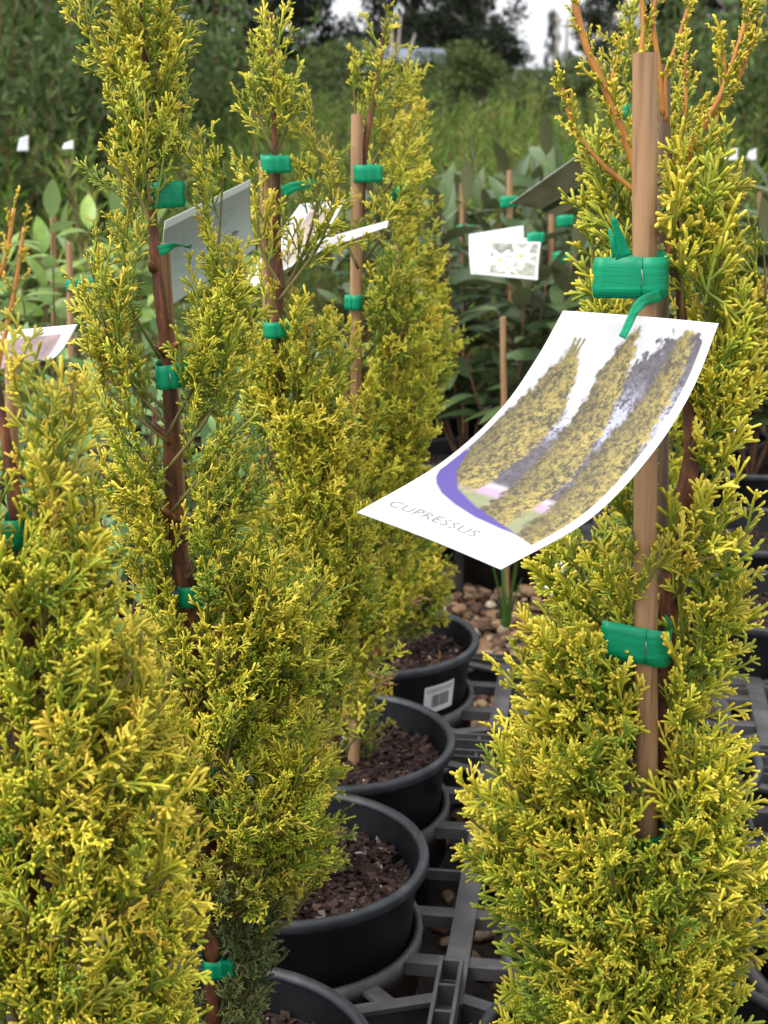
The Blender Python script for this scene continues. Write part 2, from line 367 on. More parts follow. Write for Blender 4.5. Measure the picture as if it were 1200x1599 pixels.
def chips_mesh(r, z, seed, n):
    rg = np.random.default_rng(seed + 77); b = MB()
    for _ in range(n):
        rr = r * math.sqrt(rg.random()) * 0.97; a = rg.uniform(0, 6.28); s = rg.uniform(0.0018, 0.0056) * (1.7 if rg.random() < 0.06 else 1)
        Mx = np.array(Matrix.Rotation(rg.uniform(0, 6.28), 3, 'Z') @ Matrix.Rotation(rg.normal(0, 0.5), 3, 'X') @ Matrix.Rotation(rg.normal(0, 0.4), 3, 'Y'))
        v = np.array([[x, y, zz] for x in (-1, 1) for y in (-1, 1) for zz in (-1, 1)]) * np.array([s * rg.uniform(0.7, 1.5), s * rg.uniform(0.4, 0.8), s * rg.uniform(0.15, 0.4)]) * 0.75
        v = (v * rg.uniform(0.65, 1.2, v.shape)) @ Mx.T + np.array([rr * math.cos(a), rr * math.sin(a), z + rg.uniform(0.001, 0.006)])
        b.add(v, [(0, 1, 3, 2), (4, 6, 7, 5), (0, 4, 5, 1), (2, 3, 7, 6), (0, 2, 6, 4), (1, 5, 7, 3)])
    return b.mesh('bark_chips', False)
SOIL_PLAIN = soil_mesh(0.111, 0.168, 1, 0); SOIL_PLAIN.materials.append(M['soil'])
CHIP_PLAIN = chips_mesh(0.111, 0.168, 5, 350); CHIP_PLAIN.materials.append(M['chip'])
def pot(xy, label, seed=None, n=900, rz=0.0, soil=True, scale=1.0, group=None, notch=(0.35,), z=0.006):
    t = empty('plant_pot', (xy[0], xy[1], z), rz); t.scale = (scale,) * 3
    tag(t, label, 'pot', group)
    link('pot_body', BODY, None, t); rim = link('rim', RIMM, None, t)
    for a in notch:
        s = link('stacking_notch', SLOT, None, rim); s.rotation_euler = (0, 0, a - rz)
    if soil:
        if seed is None:
            link('potting_mix', SOIL_PLAIN, None, t, 'stuff'); link('bark_chip', CHIP_PLAIN, None, t, 'stuff')
        else:
            link('potting_mix', soil_mesh(0.111, 0.166, seed, n), M['soil'], t, 'stuff'); link('bark_chip', chips_mesh(0.111, 0.167, seed, n), M['chip'], t, 'stuff')
    return t
p3, p2, p1, p4, p5 = cell(0, 0), cell(0, .25), cell(0, .555), cell(0, -.305), cell(0, -.555)
pot3 = pot(p3, 'black plastic pot with rounded weed sprig on its bark mulch', 3, 2890, notch=(0.35,))
pot2 = pot(p2, 'black plastic pot between the barcode pot and the weedy pot', 2, 2550, notch=(0.5,))
pot1 = pot(p1, 'black plastic pot with a white barcode sticker on its side', 1, 2040, notch=(-0.1,))
pot4 = pot(p4, 'black plastic pot holding the thick-trunked cypress with bare brown stem', 4, 1870, notch=(0.35,))
pot5 = pot(p5, 'black plastic pot holding the cypress with orange shoot tips', 5, 500)
pR = np.array([0.185, 0.93])
potR = pot(pR, 'black plastic pot holding the cypress with the large photo tag', 6, 700)
potE = pot(cell(0.31, .25), 'black plastic pot of the cypress standing behind the large tagged one', 8, 500)
potS = pot((0.405, 1.14), 'small black plastic pot sunk in the tray beside the tagged cypress', 7, 600, scale=0.78, z=0.05)
# barcode sticker on pot1
def sticker():
    r = 0.125 * 0.936; h0, h1 = 0.136, 0.171; a0 = -1.06; a1 = a0 + 0.42; b = MB(); n = 10; V = []; F = []
    def rad(z): return 0.125 * (0.77 + (0.925 - 0.77) * z / 0.183) + 0.0006
    for i in range(n + 1):
        a = a0 + (a1 - a0) * i / n
        for z in (h0, h1): V.append((rad(z) * math.cos(a), rad(z) * math.sin(a), z))
    for i in range(n): F.append((2 * i, 2 * i + 2, 2 * i + 3, 2 * i + 1))
    s = tag(b.add(V, F).build('barcode_sticker', M['sticker']), 'white barcode sticker stuck on the side of a black pot', 'sticker')
    s.location = pot1.location
    rg = np.random.default_rng(9); bb = MB(); a = a0 + 0.10
    while a < a1 - 0.10:
        w = rg.choice([0.006, 0.010, 0.016]); V = []
        for aa in (a, a + w):
            for z in (h0 + 0.007, h0 + 0.023): V.append(((rad(z) + 0.0004) * math.cos(aa), (rad(z) + 0.0004) * math.sin(aa), z))
        bb.add(V, [(0, 2, 3, 1)]); a += w + rg.choice([0.006, 0.010, 0.014])
    bb.build('barcode', M['black_ink'], s)
    tl = MB()
    for z, e in ((h1 - 0.0055, 0.03), (h1 - 0.0085, 0.06)):
        a = a0 + 0.03
        while a < a1 - e:
            w = rg.uniform(0.008, 0.02); V = []
            for aa in (a, a + w):
                for zz in (z, z + 0.0016): V.append(((rad(zz) + 0.0004) * math.cos(aa), (rad(zz) + 0.0004) * math.sin(aa), zz))
            tl.add(V, [(0, 2, 3, 1)]); a += w + 0.006
    tl.build('small_print', M['ink'], s)
sticker()

# ------------------------------------------------------------------ trays
def tray(origin, nu, nv, label, pu=0.31, pv=0.25, rz=ROWA, front_rail=True, back_rail=True, group=None, ring_r=0.1135, z=TRAY_Z):
    t = empty('pot_tray', (origin[0], origin[1], 0.0), rz); tag(t, label, 'tray', group)
    u0, u1 = -pu / 2, (nu - 0.5) * pu; v0, v1 = -0.13, (nv - 1) * pv + 0.13
    th = 0.012; rings = {}
    for i in range(nu):
        for j in range(nv):
            c = (i * pu, j * pv)
            b = MB(); r = ring_r
            b.lathe([(r, -0.055), (r, 0.0), (r + 0.006, 0.0), (r + 0.006, -0.02), (r + 0.003, -0.02), (r + 0.003, -0.055)], 56, close=True)
            o = b.build('cell_ring', M['tray'], t, True); o.location = (c[0], c[1], z); 
            for m_ in range(4):       # posts
                a = math.pi / 4 + m_ * math.pi / 2
                b = MB(); b.box((0, 0, 0), (0.016, 0.006, z - 0.05), a + math.pi / 2)
                q = b.build('post', M['tray'], t); q.location = (c[0] + (r + .004) * math.cos(a), c[1] + (r + .004) * math.sin(a), (z - 0.05) / 2)
            for sgn in (-1, 1):       # pairs of cross bars from the ring to the long bars
                for dv in (-0.04, 0.04):
                    x_in = math.sqrt(r * r - dv * dv) + 0.004; L = pu / 2 - 0.010 - x_in
                    if L > 0.004:
                        b = MB(); b.box((0, 0, 0), (L, 0.016, 0.004)); b.box((0, -0.0065, -0.006), (L, 0.003, 0.0078))
                        if dv < 0: b.lathe([(0.0001, 0.0024), (0.0032, 0.0024)], 10, (L * 0.1 * sgn, 0, 0))
                        o = b.build('cross_bar', M['tray'], t); o.location = (c[0] + sgn * (x_in + L / 2), c[1] + dv, z - 0.004)
                # triangular web between neighbouring cells, diagonal braces at the ends
                for sv in (-1, 1):
                    inner = (0 <= j + sv < nv)
                    if inner:
                        if sv < 0: continue
                        yv = pv / 2; x0 = 0.058; b = MB(); pts = [(x0 - .012, -0.0005), (x0 + .016, -0.022), (x0 + 0.052, -0.002), (x0 + 0.052, 0.002), (x0 + .016, 0.022), (x0 - .012, 0.0005)]
                        V = [(sgn * x, y, zz) for zz in (0.0, -0.004) for x, y in pts]; n = len(pts)
                        F = [tuple(range(n)), tuple(range(2 * n - 1, n - 1, -1))] + [(k, k + n, (k + 1) % n + n, (k + 1) % n) for k in range(n)]
                        me = bpy.data.meshes.new('web'); me.from_pydata([tuple(map(float, v)) for v in V], [], F); me.update()
                        o = link('web', me, M['tray'], t); o.location = (c[0], c[1] + yv, z - 0.0065)
                        L = pu / 2 - 0.010 - x0 - 0.052; b.box((0, 0, 0), (L, 0.004, 0.010)); o = b.build('web_tie', M['tray'], t); o.location = (c[0] + sgn * (pu / 2 - 0.010 - L / 2), c[1] + yv, z - 0.0115)
                    else:
                        a0, a1 = np.array([sgn * (pu / 2 - 0.006), sv * 0.092]), np.array([sgn * 0.035, sv * 0.140]); m_ = (a0 + a1) / 2; dv_ = a1 - a0; L = np.linalg.norm(dv_)
                        b = MB(); b.box((0, 0, 0), (L, 0.013, 0.004)); b.box((0, -0.0055, -0.016), (L, 0.003, 0.0278)); o = b.build('diagonal_brace', M['tray'], t); o.location = (c[0] + m_[0], c[1] + m_[1], z - 0.0045); o.rotation_euler = (0, 0, math.atan2(dv_[1], dv_[0]))
                        for fr in (0.35, 0.72):
                            q0 = a0 + dv_ * fr; an = math.atan2(q0[1], q0[0]); q1 = np.array([math.cos(an), math.sin(an)]) * (r + 0.005); L2 = np.linalg.norm(q0 - q1) - 0.005
                            if L2 > 0.004:
                                b = MB(); b.box((0, 0, 0), (L2, 0.015, 0.004)); o = b.build('strut', M['tray'], t); o.location = (c[0] + (q0[0] + q1[0]) / 2, c[1] + (q0[1] + q1[1]) / 2, z - 0.0075); o.rotation_euler = (0, 0, an)
    for i in range(nu + 1):           # long bars with a skirt
        u = u0 + i * pu; L = v1 - v0 - 0.045
        b = MB(); b.box((0, 0, 0), (0.020, L, 0.005)); b.box((-0.007, 0, -0.0135), (0.003, L, 0.0218)); b.box((0.007, 0, -0.0135), (0.003, L, 0.0218))
        o = b.build('long_bar', M['tray'], t); o.location = (u, (v0 + v1) / 2, z - 0.002)
        for v in (v0 + 0.03, v1 - 0.03):
            b = MB(); b.box((0, 0, 0), (0.012, 0.012, z - 0.03)); q = b.build('post', M['tray'], t); q.location = (u, v, (z - 0.03) / 2)
    for flag, v in ((front_rail, v0), (back_rail, v1)):   # hollow interlocking end rails
        if not flag: continue
        L = u1 - u0; b = MB()
        b.box((0, -0.0085, -0.012), (L, 0.003, 0.026)); b.box((0, 0.0085, -0.012), (L, 0.003, 0.026)); b.box((0, 0, -0.024), (L, 0.0138, 0.002))
        k = int(L / 0.035)
        for q in range(k + 1): b.box((-L / 2 + L * q / k, 0, -0.012), (0.003, 0.0138, 0.022))
        o = b.build('end_rail', M['tray'], t); o.location = ((u0 + u1) / 2, v, z)
    return t
tray(cell(0, -.555), 2, 2, 'dark grey plastic pot tray under the two cypresses with brown trunks and photo tag', pv=0.25, back_rail=False)
tray(cell(0, 0), 2, 2, 'dark grey plastic pot tray holding the weedy pot and its plain neighbour', front_rail=False)
tray(cell(0, .555), 2, 1, 'dark grey plastic pot tray under the barcode pot with gravel showing through')
tray((0.435, 1.50), 1, 2, 'empty grey plastic tray ring with gravel beneath beside tagged cypress', rz=0.25, ring_r=0.112)
tray((0.405, 1.14), 1, 1, 'dark grey plastic tray holding the small pot', rz=0.1, ring_r=0.094, pu=0.26, front_rail=False, back_rail=False, z=0.15)
# side rail lying lengthwise at the front tray (ladder-like interlock strip)
def ladder_rail():
    a, b_ = P(692, 1492, 1.17), None
    x0 = np.array([0.0565, 1.135]); x1 = x0 - EV * 0.26; t = MB(); L = 0.26
    for s in (-1, 1): t.box((s * 0.0085, 0, 0), (0.003, L, 0.022))
    for k in range(8): t.box((0, -L / 2 + 0.0015 + (L - 0.003) * k / 7, 0), (0.0138, 0.003, 0.018))
    t.box((0, 0, -0.0102), (0.0138, L - 0.008, 0.0015))
    o = tag(t.build('tray_link_strip', M['tray'], None), 'ladder-like grey plastic link strip between the trays', 'strip')
    m = (x0 + x1) / 2; o.location = (m[0], m[1], TRAY_Z + 0.0125); o.rotation_euler = (0, 0, ROWA)
ladder_rail()

# ------------------------------------------------------------------ cypress foliage
def norm(v): return v / (np.linalg.norm(v) + 1e-12)
class Spray:
    """a branching spray of scale-leaf shoots along +Z, unit in metres"""
    def __init__(self, rng, L, pitch, sideL, r, sides, sub=3, bare=0.1):
        self.V = []; self.F = []; self.A = []; self.n = 0; self.sides = sides; self.r = r
        bend = rng.normal(0, 0.12, 2); n = max(4, int(L / pitch)); pts = []
        for i in range(n + 1):
            s = i / n; pts.append(np.array([bend[0] * L * s * s, bend[1] * L * s * s, L * s]))
        pts = np.array(pts)
        self.tube(pts[:: max(1, n // 4)] if (n % max(1, n // 4)) == 0 else np.vstack([pts[:: max(1, n // 4)], pts[-1:]]), r * 0.95, 0.12, 0.95)
        phi = rng.uniform(0, 6.28)
        for i in range(n):
            s = i / n
            if s < bare: continue
            phi += math.pi + rng.normal(0, 0.6)
            l = sideL * (1.08 - 0.55 * s) * rng.uniform(0.7, 1.25) * min(1, 0.65 + s * 3)
            ang = rng.normal(0.66, 0.13); t = norm(pts[min(i + 1, n)] - pts[i])
            d = norm(np.array([math.sin(ang) * math.cos(phi), math.sin(ang) * math.sin(phi), math.cos(ang)]) + 0.3 * (t - [0, 0, 1]))
            p = pts[i]; e = p + d * l
            base = 0.08 + 0.34 * s
            if l > sideL * 0.62 and sub:
                self.tube(np.array([p, p + d * l * 0.5, e]), r * rng.uniform(0.8, 1.05), base, rng.uniform(0.72, 1.0))
                k = int(rng.integers(max(1, sub - 1), sub + 2)); ph2 = rng.uniform(0, 6.28)
                for q in range(k):
                    f = 0.22 + 0.58 * (q + rng.random() * 0.5) / k; ph2 += math.pi + rng.normal(0, 0.5); pp = p + (e - p) * f
                    ax1 = norm(np.cross(d, [0.3, 0.2, 0.9])); ax2 = np.cross(d, ax1); a2 = rng.normal(0.60, 0.12)
                    dd = d * math.cos(a2) + (ax1 * math.cos(ph2) + ax2 * math.sin(ph2)) * math.sin(a2)
                    l2 = sideL * rng.uniform(0.36, 0.6) * (1.05 - 0.35 * f); self.tube(np.array([pp, pp + norm(dd) * l2]), r * rng.uniform(0.75, 1.05), base + 0.14 + 0.2 * f, rng.uniform(0.66, 1.0))
            else:
                self.tube(np.array([p, e]), r * rng.uniform(0.8, 1.08), base + 0.10, rng.uniform(0.78, 1.0))
        self.V = np.concatenate(self.V); self.F = np.concatenate(self.F); self.A = np.concatenate(self.A)
    def tube(self, pts, r, t0, t1):
        k = self.sides; pts = np.asarray(pts); d = norm(pts[-1] - pts[0]); a = norm(np.cross(d, [0.21, 0.93, 0.3])); b = np.cross(d, a)
        ring = np.array([math.cos(2 * math.pi * i / k) * a + math.sin(2 * math.pi * i / k) * b for i in range(k)])
        last = pts[-1] - (pts[-1] - pts[-2]) * min(0.5, 1.2 * r / (np.linalg.norm(pts[-1] - pts[-2]) + 1e-9)); P_ = list(pts[:-1]) + [last]; V = []; A = []
        m = len(P_)
        for i, p in enumerate(P_):
            s = i / m; V.append(p + ring * r * (0.8 if i == 0 else 1.0)); A += [t0 + (t1 - t0) * (s if i < m - 1 else 0.72)] * k
        V.append(pts[-1][None]); A.append(t1); V = np.concatenate(V); F = []
        for i in range(m - 1):
            for q in range(k):
                q2 = (q + 1) % k; F += [(i * k + q, i * k + q2, (i + 1) * k + q2), (i * k + q, (i + 1) * k + q2, (i + 1) * k + q)]
        for q in range(k): F.append(((m - 1) * k + q, (m - 1) * k + (q + 1) % k, m * k))
        self.V.append(V); self.F.append(np.array(F) + self.n); self.A.append(np.array(A)); self.n += len(V)
def spray_set(seed, n, L, pitch, sideL, r, sides, sub):
    rg = np.random.default_rng(seed); return [Spray(rg, L * rg.uniform(0.8, 1.2), pitch, sideL * rg.uniform(0.85, 1.15), r, sides, sub) for _ in range(n)]
def inpoly(pt, poly):
    x, y = pt; c = False; n = len(poly)
    for i in range(n):
        x1, y1 = poly[i]; x2, y2 = poly[(i + 1) % n]
        if (y1 > y) != (y2 > y) and x < (x2 - x1) * (y - y1) / (y2 - y1) + x1: c = not c
    return c
class Cypress:
    def __init__(self, label, Y, trunk, sil, sprays, seed, base_z=0.17, trunk_r=(0.007, 0.003), size=1.0, bark='bark', tol=6):
        self.rg = np.random.default_rng(seed); self.Y = Y; self.sil = np.array(sil, float); self.sprays = sprays; self.size = size; self.tol = tol
        self.tp = np.array(trunk, float); self.place = [[] for _ in sprays]; self.keep = []; self.root = None
        w = np.array([P(x, y, Y) for x, y in trunk]); b = w[-1].copy(); b[2] = base_z; w = np.vstack([w, b]) if w[-1][2] > base_z + 0.01 else w
        self.tw = spline(w[::-1], 7)           # from the base up
        self.base = self.tw[0].copy(); self.root = empty('golden_cypress', self.base); tag(self.root, label, 'cypress', 'golden cypresses in pots')
        n = len(self.tw); rad = (trunk_r[1] * 0.35 + (trunk_r[0] - trunk_r[1] * 0.35) * (1 - np.linspace(0, 1, n) ** 2.2)) * (1 + 0.05 * np.sin(np.arange(n) * 0.9)) ; rad[self.rg.integers(0, n, n // 7)] *= 1.2
        V, F = tube_np(self.tw - self.base, rad, 12); mb = MB(); mb.add(V, F); mb.build('trunk', M[bark], self.root, True)
        self.n = 0
    fill = 1.3
    def trunk_at(self, y):
        t = self.tp; x = np.interp(y, t[:, 1], t[:, 0]); return P(x, y, self.Y)
    def lr(self, y): return np.interp(y, self.sil[:, 0], self.sil[:, 1]), np.interp(y, self.sil[:, 0], self.sil[:, 2])
    def ok(self, p, tip, free=False):
        q = proj(np.array([p, tip])); x, y, d = q[1]
        if free != 'any':
            if not free and y < self.sil[0, 0] - 10: return False
            l, r = self.lr(y); tl = 20 if free else self.tol
            if x < l - tl or x > r + tl: return False
        for poly, Yk, prob in self.keep:      # keep something in front of the crown uncovered
            if min(p[1], tip[1]) < Yk:
                m_ = (q[0, :2] + q[1, :2]) / 2
                if (inpoly((x, y), poly) or inpoly(m_, poly) or inpoly(q[0, :2], poly)) and self.rg.random() < prob: return False
        return True
    def put(self, p, d, s, orange=0.0, old=0.0, shade=0.0, free=False, kinds=None):
        d = norm(d); tip = p + d * 0.045 * s
        if not self.ok(p, tip, free): return
        k = int(self.rg.integers(len(self.sprays))) if kinds is None else kinds[int(self.rg.integers(len(kinds)))]
        a = norm(np.cross(d, self.rg.normal(size=3))); b = np.cross(d, a)
        self.place[k].append((np.stack([a, b, d], 1), p, s, orange, old, shade)); self.n += 1
    def plume(self, pts, hw, dens=1.0, r=0.0016, orange=0.0, old=0.0, free=False, bark='green_stem', start=0.15, wood=True, size=1.0, spread=0.9):
        """an ascending branch (world points base to tip) clothed in sprays within hw metres"""
        rg = self.rg; c = spline(pts, 6); L = np.concatenate([[0], np.cumsum(np.linalg.norm(np.diff(c, axis=0), axis=1))]); tot = L[-1]
        psh = rg.normal(0.0, 0.24)
        q = proj(c)
        if any(c[i][1] < Yk and inpoly(q[i, :2], poly) for poly, Yk, prob in self.keep if prob > 0.6 for i in range(len(c) // 3, len(c))): wood = False
        if wood:
            rad = np.linspace(r, r * 0.45, len(c)); V, F = tube_np(c - self.base, rad, 6); mb = MB(); mb.add(V, F); mb.build('branch', M[bark], self.root, True)
        n = int(tot / 0.0085 * dens * self.fill)
        ph = rg.uniform(0, 6.28)
        for i in range(n):
            s = start + (1 - start) * (i + rg.random()) / n; l = s * tot; p = np.array([np.interp(l, L, c[:, k]) for k in range(3)])
            l2 = min(tot, l + 0.01); t = norm(np.array([np.interp(l2, L, c[:, k]) - np.interp(max(0, l2 - 0.02), L, c[:, k]) for k in range(3)]))
            t = norm(t + np.array([0, 0, 0.5]))
            ph += 2.4 + rg.normal(0, 0.4); a = norm(np.cross(t, [0.2, 0.9, 0.1])); b = np.cross(t, a); o = a * math.cos(ph) + b * math.sin(ph)
            w = hw * (1 - 0.55 * max(0, s - 0.5) * 2 * 0.8)
            q = p + o * rg.uniform(0.0, 0.55) * w; d = t + o * rg.uniform(0.35, spread)
            orr = orange if rg.random() < 0.85 else min(1, orange + 0.4)
            self.put(q, d, self.size * size * rg.uniform(0.62, 1.2) * (1 - 0.75 * max(0, s - .6)), orr * rg.uniform(0.4, 1.2), old, psh + rg.normal(0, 0.15), free)
        t = norm(c[-1] - c[-3]); self.put(c[-1] - t * 0.03, t, self.size * size * 0.9, orange + 0.1, old, 0.1, free)
    def body(self, n, y0, y1, hw=0.022, front=0.72, dens=1.0, rise=(110, 240), oldf=None, size=1.0):
        rg = self.rg; ys = np.linspace(y0, y1, 200); W = np.array([max(1, np.diff(self.lr(y))[0]) for y in ys]); cdf = np.cumsum(W) / W.sum()
        for i in range(n):
            y = float(np.interp((i + rg.random()) / n, cdf, ys)); l, r = self.lr(y)
            th = rg.uniform(0, math.pi) if rg.random() < front else rg.uniform(math.pi, 2 * math.pi)
            rho = math.sqrt(rg.uniform(0.25, 1.0)); xc, hx = (l + r) / 2, max(6, (r - l) / 2 - 16)
            x = xc + hx * rho * math.cos(th); dep = -rho * math.sin(th) * hx * pxm(self.Y) * 0.85
            end = P(x, y, self.Y + dep); ys_ = min(self.tp[-1, 1], y + rg.uniform(*rise)); st = self.trunk_at(ys_)
            mid = st * 0.42 + end * 0.58; mid[2] = st[2] + (end[2] - st[2]) * 0.34
            old = 0.0 if oldf is None else oldf(y)
            self.plume([st, mid, end], hw, dens, 0.0017, orange=0.0, old=old, size=size, start=0.3)
    def leader(self, px, Y, r0, r1, shoots=10, sl=0.013, orange=0.8, bark='young_bark', rs=0.0016):
        """a bare coloured leader with short stubby shoots"""
        rg = self.rg; c = spline([P(x, y, Y) for x, y in px], 7); rad = np.linspace(r0, r1, len(c)); V, F = tube_np(c - self.base, rad, 8)
        mb = MB(); mb.add(V, F); mb.build('branch', M[bark], self.root, True)
        return c
    def finish(self):
        Vs, Fs, As = [], [], []; off = 0
        for sp, pl in zip(self.sprays, self.place):
            if not pl: continue
            Rm = np.array([p[0] for p in pl]); pos = np.array([p[1] for p in pl]) - self.base; s = np.array([p[2] for p in pl])
            V = np.einsum('nij,vj->nvi', Rm, sp.V) * s[:, None, None] + pos[:, None, :]; n, m = V.shape[:2]
            F = sp.F[None] + (np.arange(n) * m)[:, None, None] + off
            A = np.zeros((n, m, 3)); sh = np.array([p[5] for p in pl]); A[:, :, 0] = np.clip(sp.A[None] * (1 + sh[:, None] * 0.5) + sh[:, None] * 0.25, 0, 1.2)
            A[:, :, 1] = np.array([p[3] for p in pl])[:, None] * np.clip(sp.A[None], 0.2, 1); A[:, :, 2] = np.array([p[4] for p in pl])[:, None]
            Vs.append(V.reshape(-1, 3)); Fs.append(F.reshape(-1, 3)); As.append(A.reshape(-1, 3)); off += n * m
        A = np.clip(np.concatenate(As), 0, 1)
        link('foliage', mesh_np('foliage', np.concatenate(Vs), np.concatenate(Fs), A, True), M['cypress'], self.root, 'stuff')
        print('cypress', self.n, 'sprays', sum(len(f) for f in Fs), 'tris')

S_R = spray_set(11, 15, 0.050, 0.0056, 0.0205, 0.00122, 4, 3)
S_R2 = spray_set(12, 6, 0.032, 0.0045, 0.010, 0.00150, 4, 1)      # blunt leader shoots
S_F = spray_set(21, 15, 0.040, 0.0046, 0.0150, 0.00092, 4, 3)
S_T = spray_set(31, 15, 0.039, 0.0043, 0.0138, 0.00086, 3, 3)
S_B = spray_set(41, 12, 0.041, 0.0048, 0.0152, 0.00095, 3, 3)

def band(pts, w):
    """pixel polygon around a polyline"""
    l = [(x - w, y) for x, y in pts]; r = [(x + w, y) for x, y in pts][::-1]; return l + r

# ---- tagged cypress on the right
YR, YRS = 0.945, 0.915
R = Cypress('leafy golden cypress tied to the thick cane with the large photo tag', YR,
            [(1046, 240), (1060, 420), (1072, 600), (1082, 690), (1068, 790), (1048, 930), (1030, 1080), (1022, 1240), (1012, 1420), (1006, 1600), (1003, 1750)],
            [(-60, 960, 1080), (120, 940, 1100), (200, 915, 1120), (260, 902, 1150), (400, 912, 1152), (480, 900, 1200), (560, 930, 1215), (640, 960, 1170), (720, 930, 1160), (800, 880, 1160), (850, 846, 1188), (930, 815, 1195), (1000, 800, 1196),
             (1070, 802, 1150), (1130, 790, 1160), (1190, 752, 1215), (1300, 716, 1230), (1400, 722, 1230), (1500, 738, 1205), (1600, 742, 1190), (1750, 800, 1180)],
            S_R, 101, trunk_r=(0.0085, 0.0038))
R.fill = 1.18
R.keep = [(band([(1012, 60), (1014, 480)], 24), YR + 0.02, 1.0), (band([(1014, 480), (1018, 840)], 24), YR, 1.0), (band([(1018, 840), (1020, 940)], 14), YR, 0.75), (band([(1018, 940), (1016, 1060)], 26), YR, 1.0),
          ([(925, 390), (1050, 390), (1050, 465), (925, 465)], YRS, 1.0), ([(935, 955), (1050, 955), (1050, 1032), (935, 1032)], YRS, 1.0),
          (band([(1016, 1060), (1012, 1260)], 17), YR, 0.93), (band([(1010, 1260), (1005, 1600)], 14), YR, 0.72),
          ([(862, 470), (1140, 490), (1050, 720), (960, 830), (786, 905), (530, 806), (690, 700), (790, 610)], YRS + 0.01, 1.0),
          (band([(1080, 640), (1072, 800)], 14), YR, 0.9)]
R.body(74, 300, 1640, 0.023, dens=0.85)
R.body(44, 900, 1700, 0.024, front=0.9, dens=0.9, rise=(60, 160))
for px, hw, dy in [([(1050, 560), (1120, 480), (1165, 500)], .016, -.03), ([(1080, 700), (1150, 560), (1190, 490)], .014, -.01), ([(1180, 620), (1196, 480), (1192, 380)], .012, .01),
                   ([(1075, 880), (1140, 860), (1178, 822)], .018, -.04), ([(830, 1340), (760, 1300), (722, 1265)], .018, -.03), ([(880, 1290), (800, 1230), (752, 1180)], .018, -.04),
                   ([(900, 1150), (840, 1110), (806, 1070)], .016, -.02), ([(1040, 430), (960, 330), (925, 270)], .018, .0), ([(1040, 430), (1110, 330), (1140, 290)], .018, .0),
                   ([(960, 560), (930, 420), (922, 330)], .016, 0.03), ([(1090, 460), (1100, 330), (1095, 240)], .018, 0.0)]:
    R.plume([P(x, y, YR + dy) for x, y in px], hw, 1.15, 0.0014, orange=0.05, free=True)
R.sprays = S_R; R.finish()
R_root, R_base = R.root, R.base
# its bare orange leaders: stubby shoots kept as a second foliage part
R2 = Cypress.__new__(Cypress); R2.rg = np.random.default_rng(5); R2.sprays = S_R2; R2.place = [[] for _ in S_R2]; R2.keep = [(band([(1012, 60), (1014, 480)], 20), YR + 0.02, 1.0)]; R2.root = R_root; R2.base = R_base; R2.size = 1; R2.n = 0
for px, dY, r0, r1, sh in [([(1000, 300), (985, 240), (955, 160), (915, 70), (893, -20)], -0.005, 0.0030, 0.0020, 20), ([(1000, 310), (945, 260), (900, 205), (876, 130)], -0.03, 0.0018, 0.0012, 22),
                           ([(985, 245), (962, 180), (955, 130), (968, 85)], 0.0, 0.0016, 0.001, 16), ([(1055, 330), (1085, 220), (1125, 150), (1150, 80), (1172, 10)], -0.01, 0.0018, 0.0012, 30),
                           ([(1050, 320), (1062, 230), (1072, 150), (1070, 80)], -0.005, 0.0016, 0.001, 22), ([(1090, 215), (1130, 130), (1128, 60)], 0.01, 0.0014, 0.001, 18), ([(1100, 200), (1150, 130), (1178, 60)], 0.0, 0.0013, 0.0009, 18),
                           ([(1000, 120), (1005, 40), (1000, -30)], 0.05, 0.002, 0.0012, 10), ([(1030, 110), (1020, 30), (1030, -30)], 0.05, 0.002, 0.0012, 10), ([(1040, 120), (1060, 60), (1075, 10)], 0.05, 0.0016, 0.001, 8)]:
    px = [(px[0][0] * .4 + 1040 * .6, px[0][1] + 70)] + px; c = R2.leader(px, YR + 0.005 + dY * .5, r0, r1); nn = len(c)
    for k in range(sh):
        s = 1 - 0.85 * ((k + R2.rg.random() * 0.6) / sh) ** 1.5; i = min(nn - 2, int(s * (nn - 1))); t = norm(c[i + 1] - c[i]); o = norm(np.cross(t, R2.rg.normal(size=3)))
        R2.put(c[i], t + o * R2.rg.uniform(0.3, 0.8), R2.rg.uniform(0.34, 0.72) * (0.75 if s > .8 else 1), R2.rg.uniform(0.05, 0.55), 0, R2.rg.uniform(-0.05, 0.2), free='any')
    R2.put(c[-1] - norm(c[-1] - c[-2]) * 0.004, c[-1] - c[-2], 0.60, 0.4, 0, 0.2, free='any')
R2.finish()

# ---- cypress behind the tagged one
ptE = cell(0.31, .25)
E = Cypress('slender golden cypress half hidden behind the tagged one and its canes', ptE[1], [(1000, -60), (1010, 200), (1000, 500), (1005, 800), (1000, 1250)],
            [(-60, 960, 1060), (100, 925, 1070), (250, 920, 1120), (500, 905, 1130), (800, 850, 1110), (1000, 830, 1120), (1250, 900, 1100)], S_B, 150, trunk_r=(0.007, 0.003))
E.body(7, -20, 230, 0.016, dens=0.5); E.body(22, 260, 1200, 0.024, dens=0.75); E.finish()

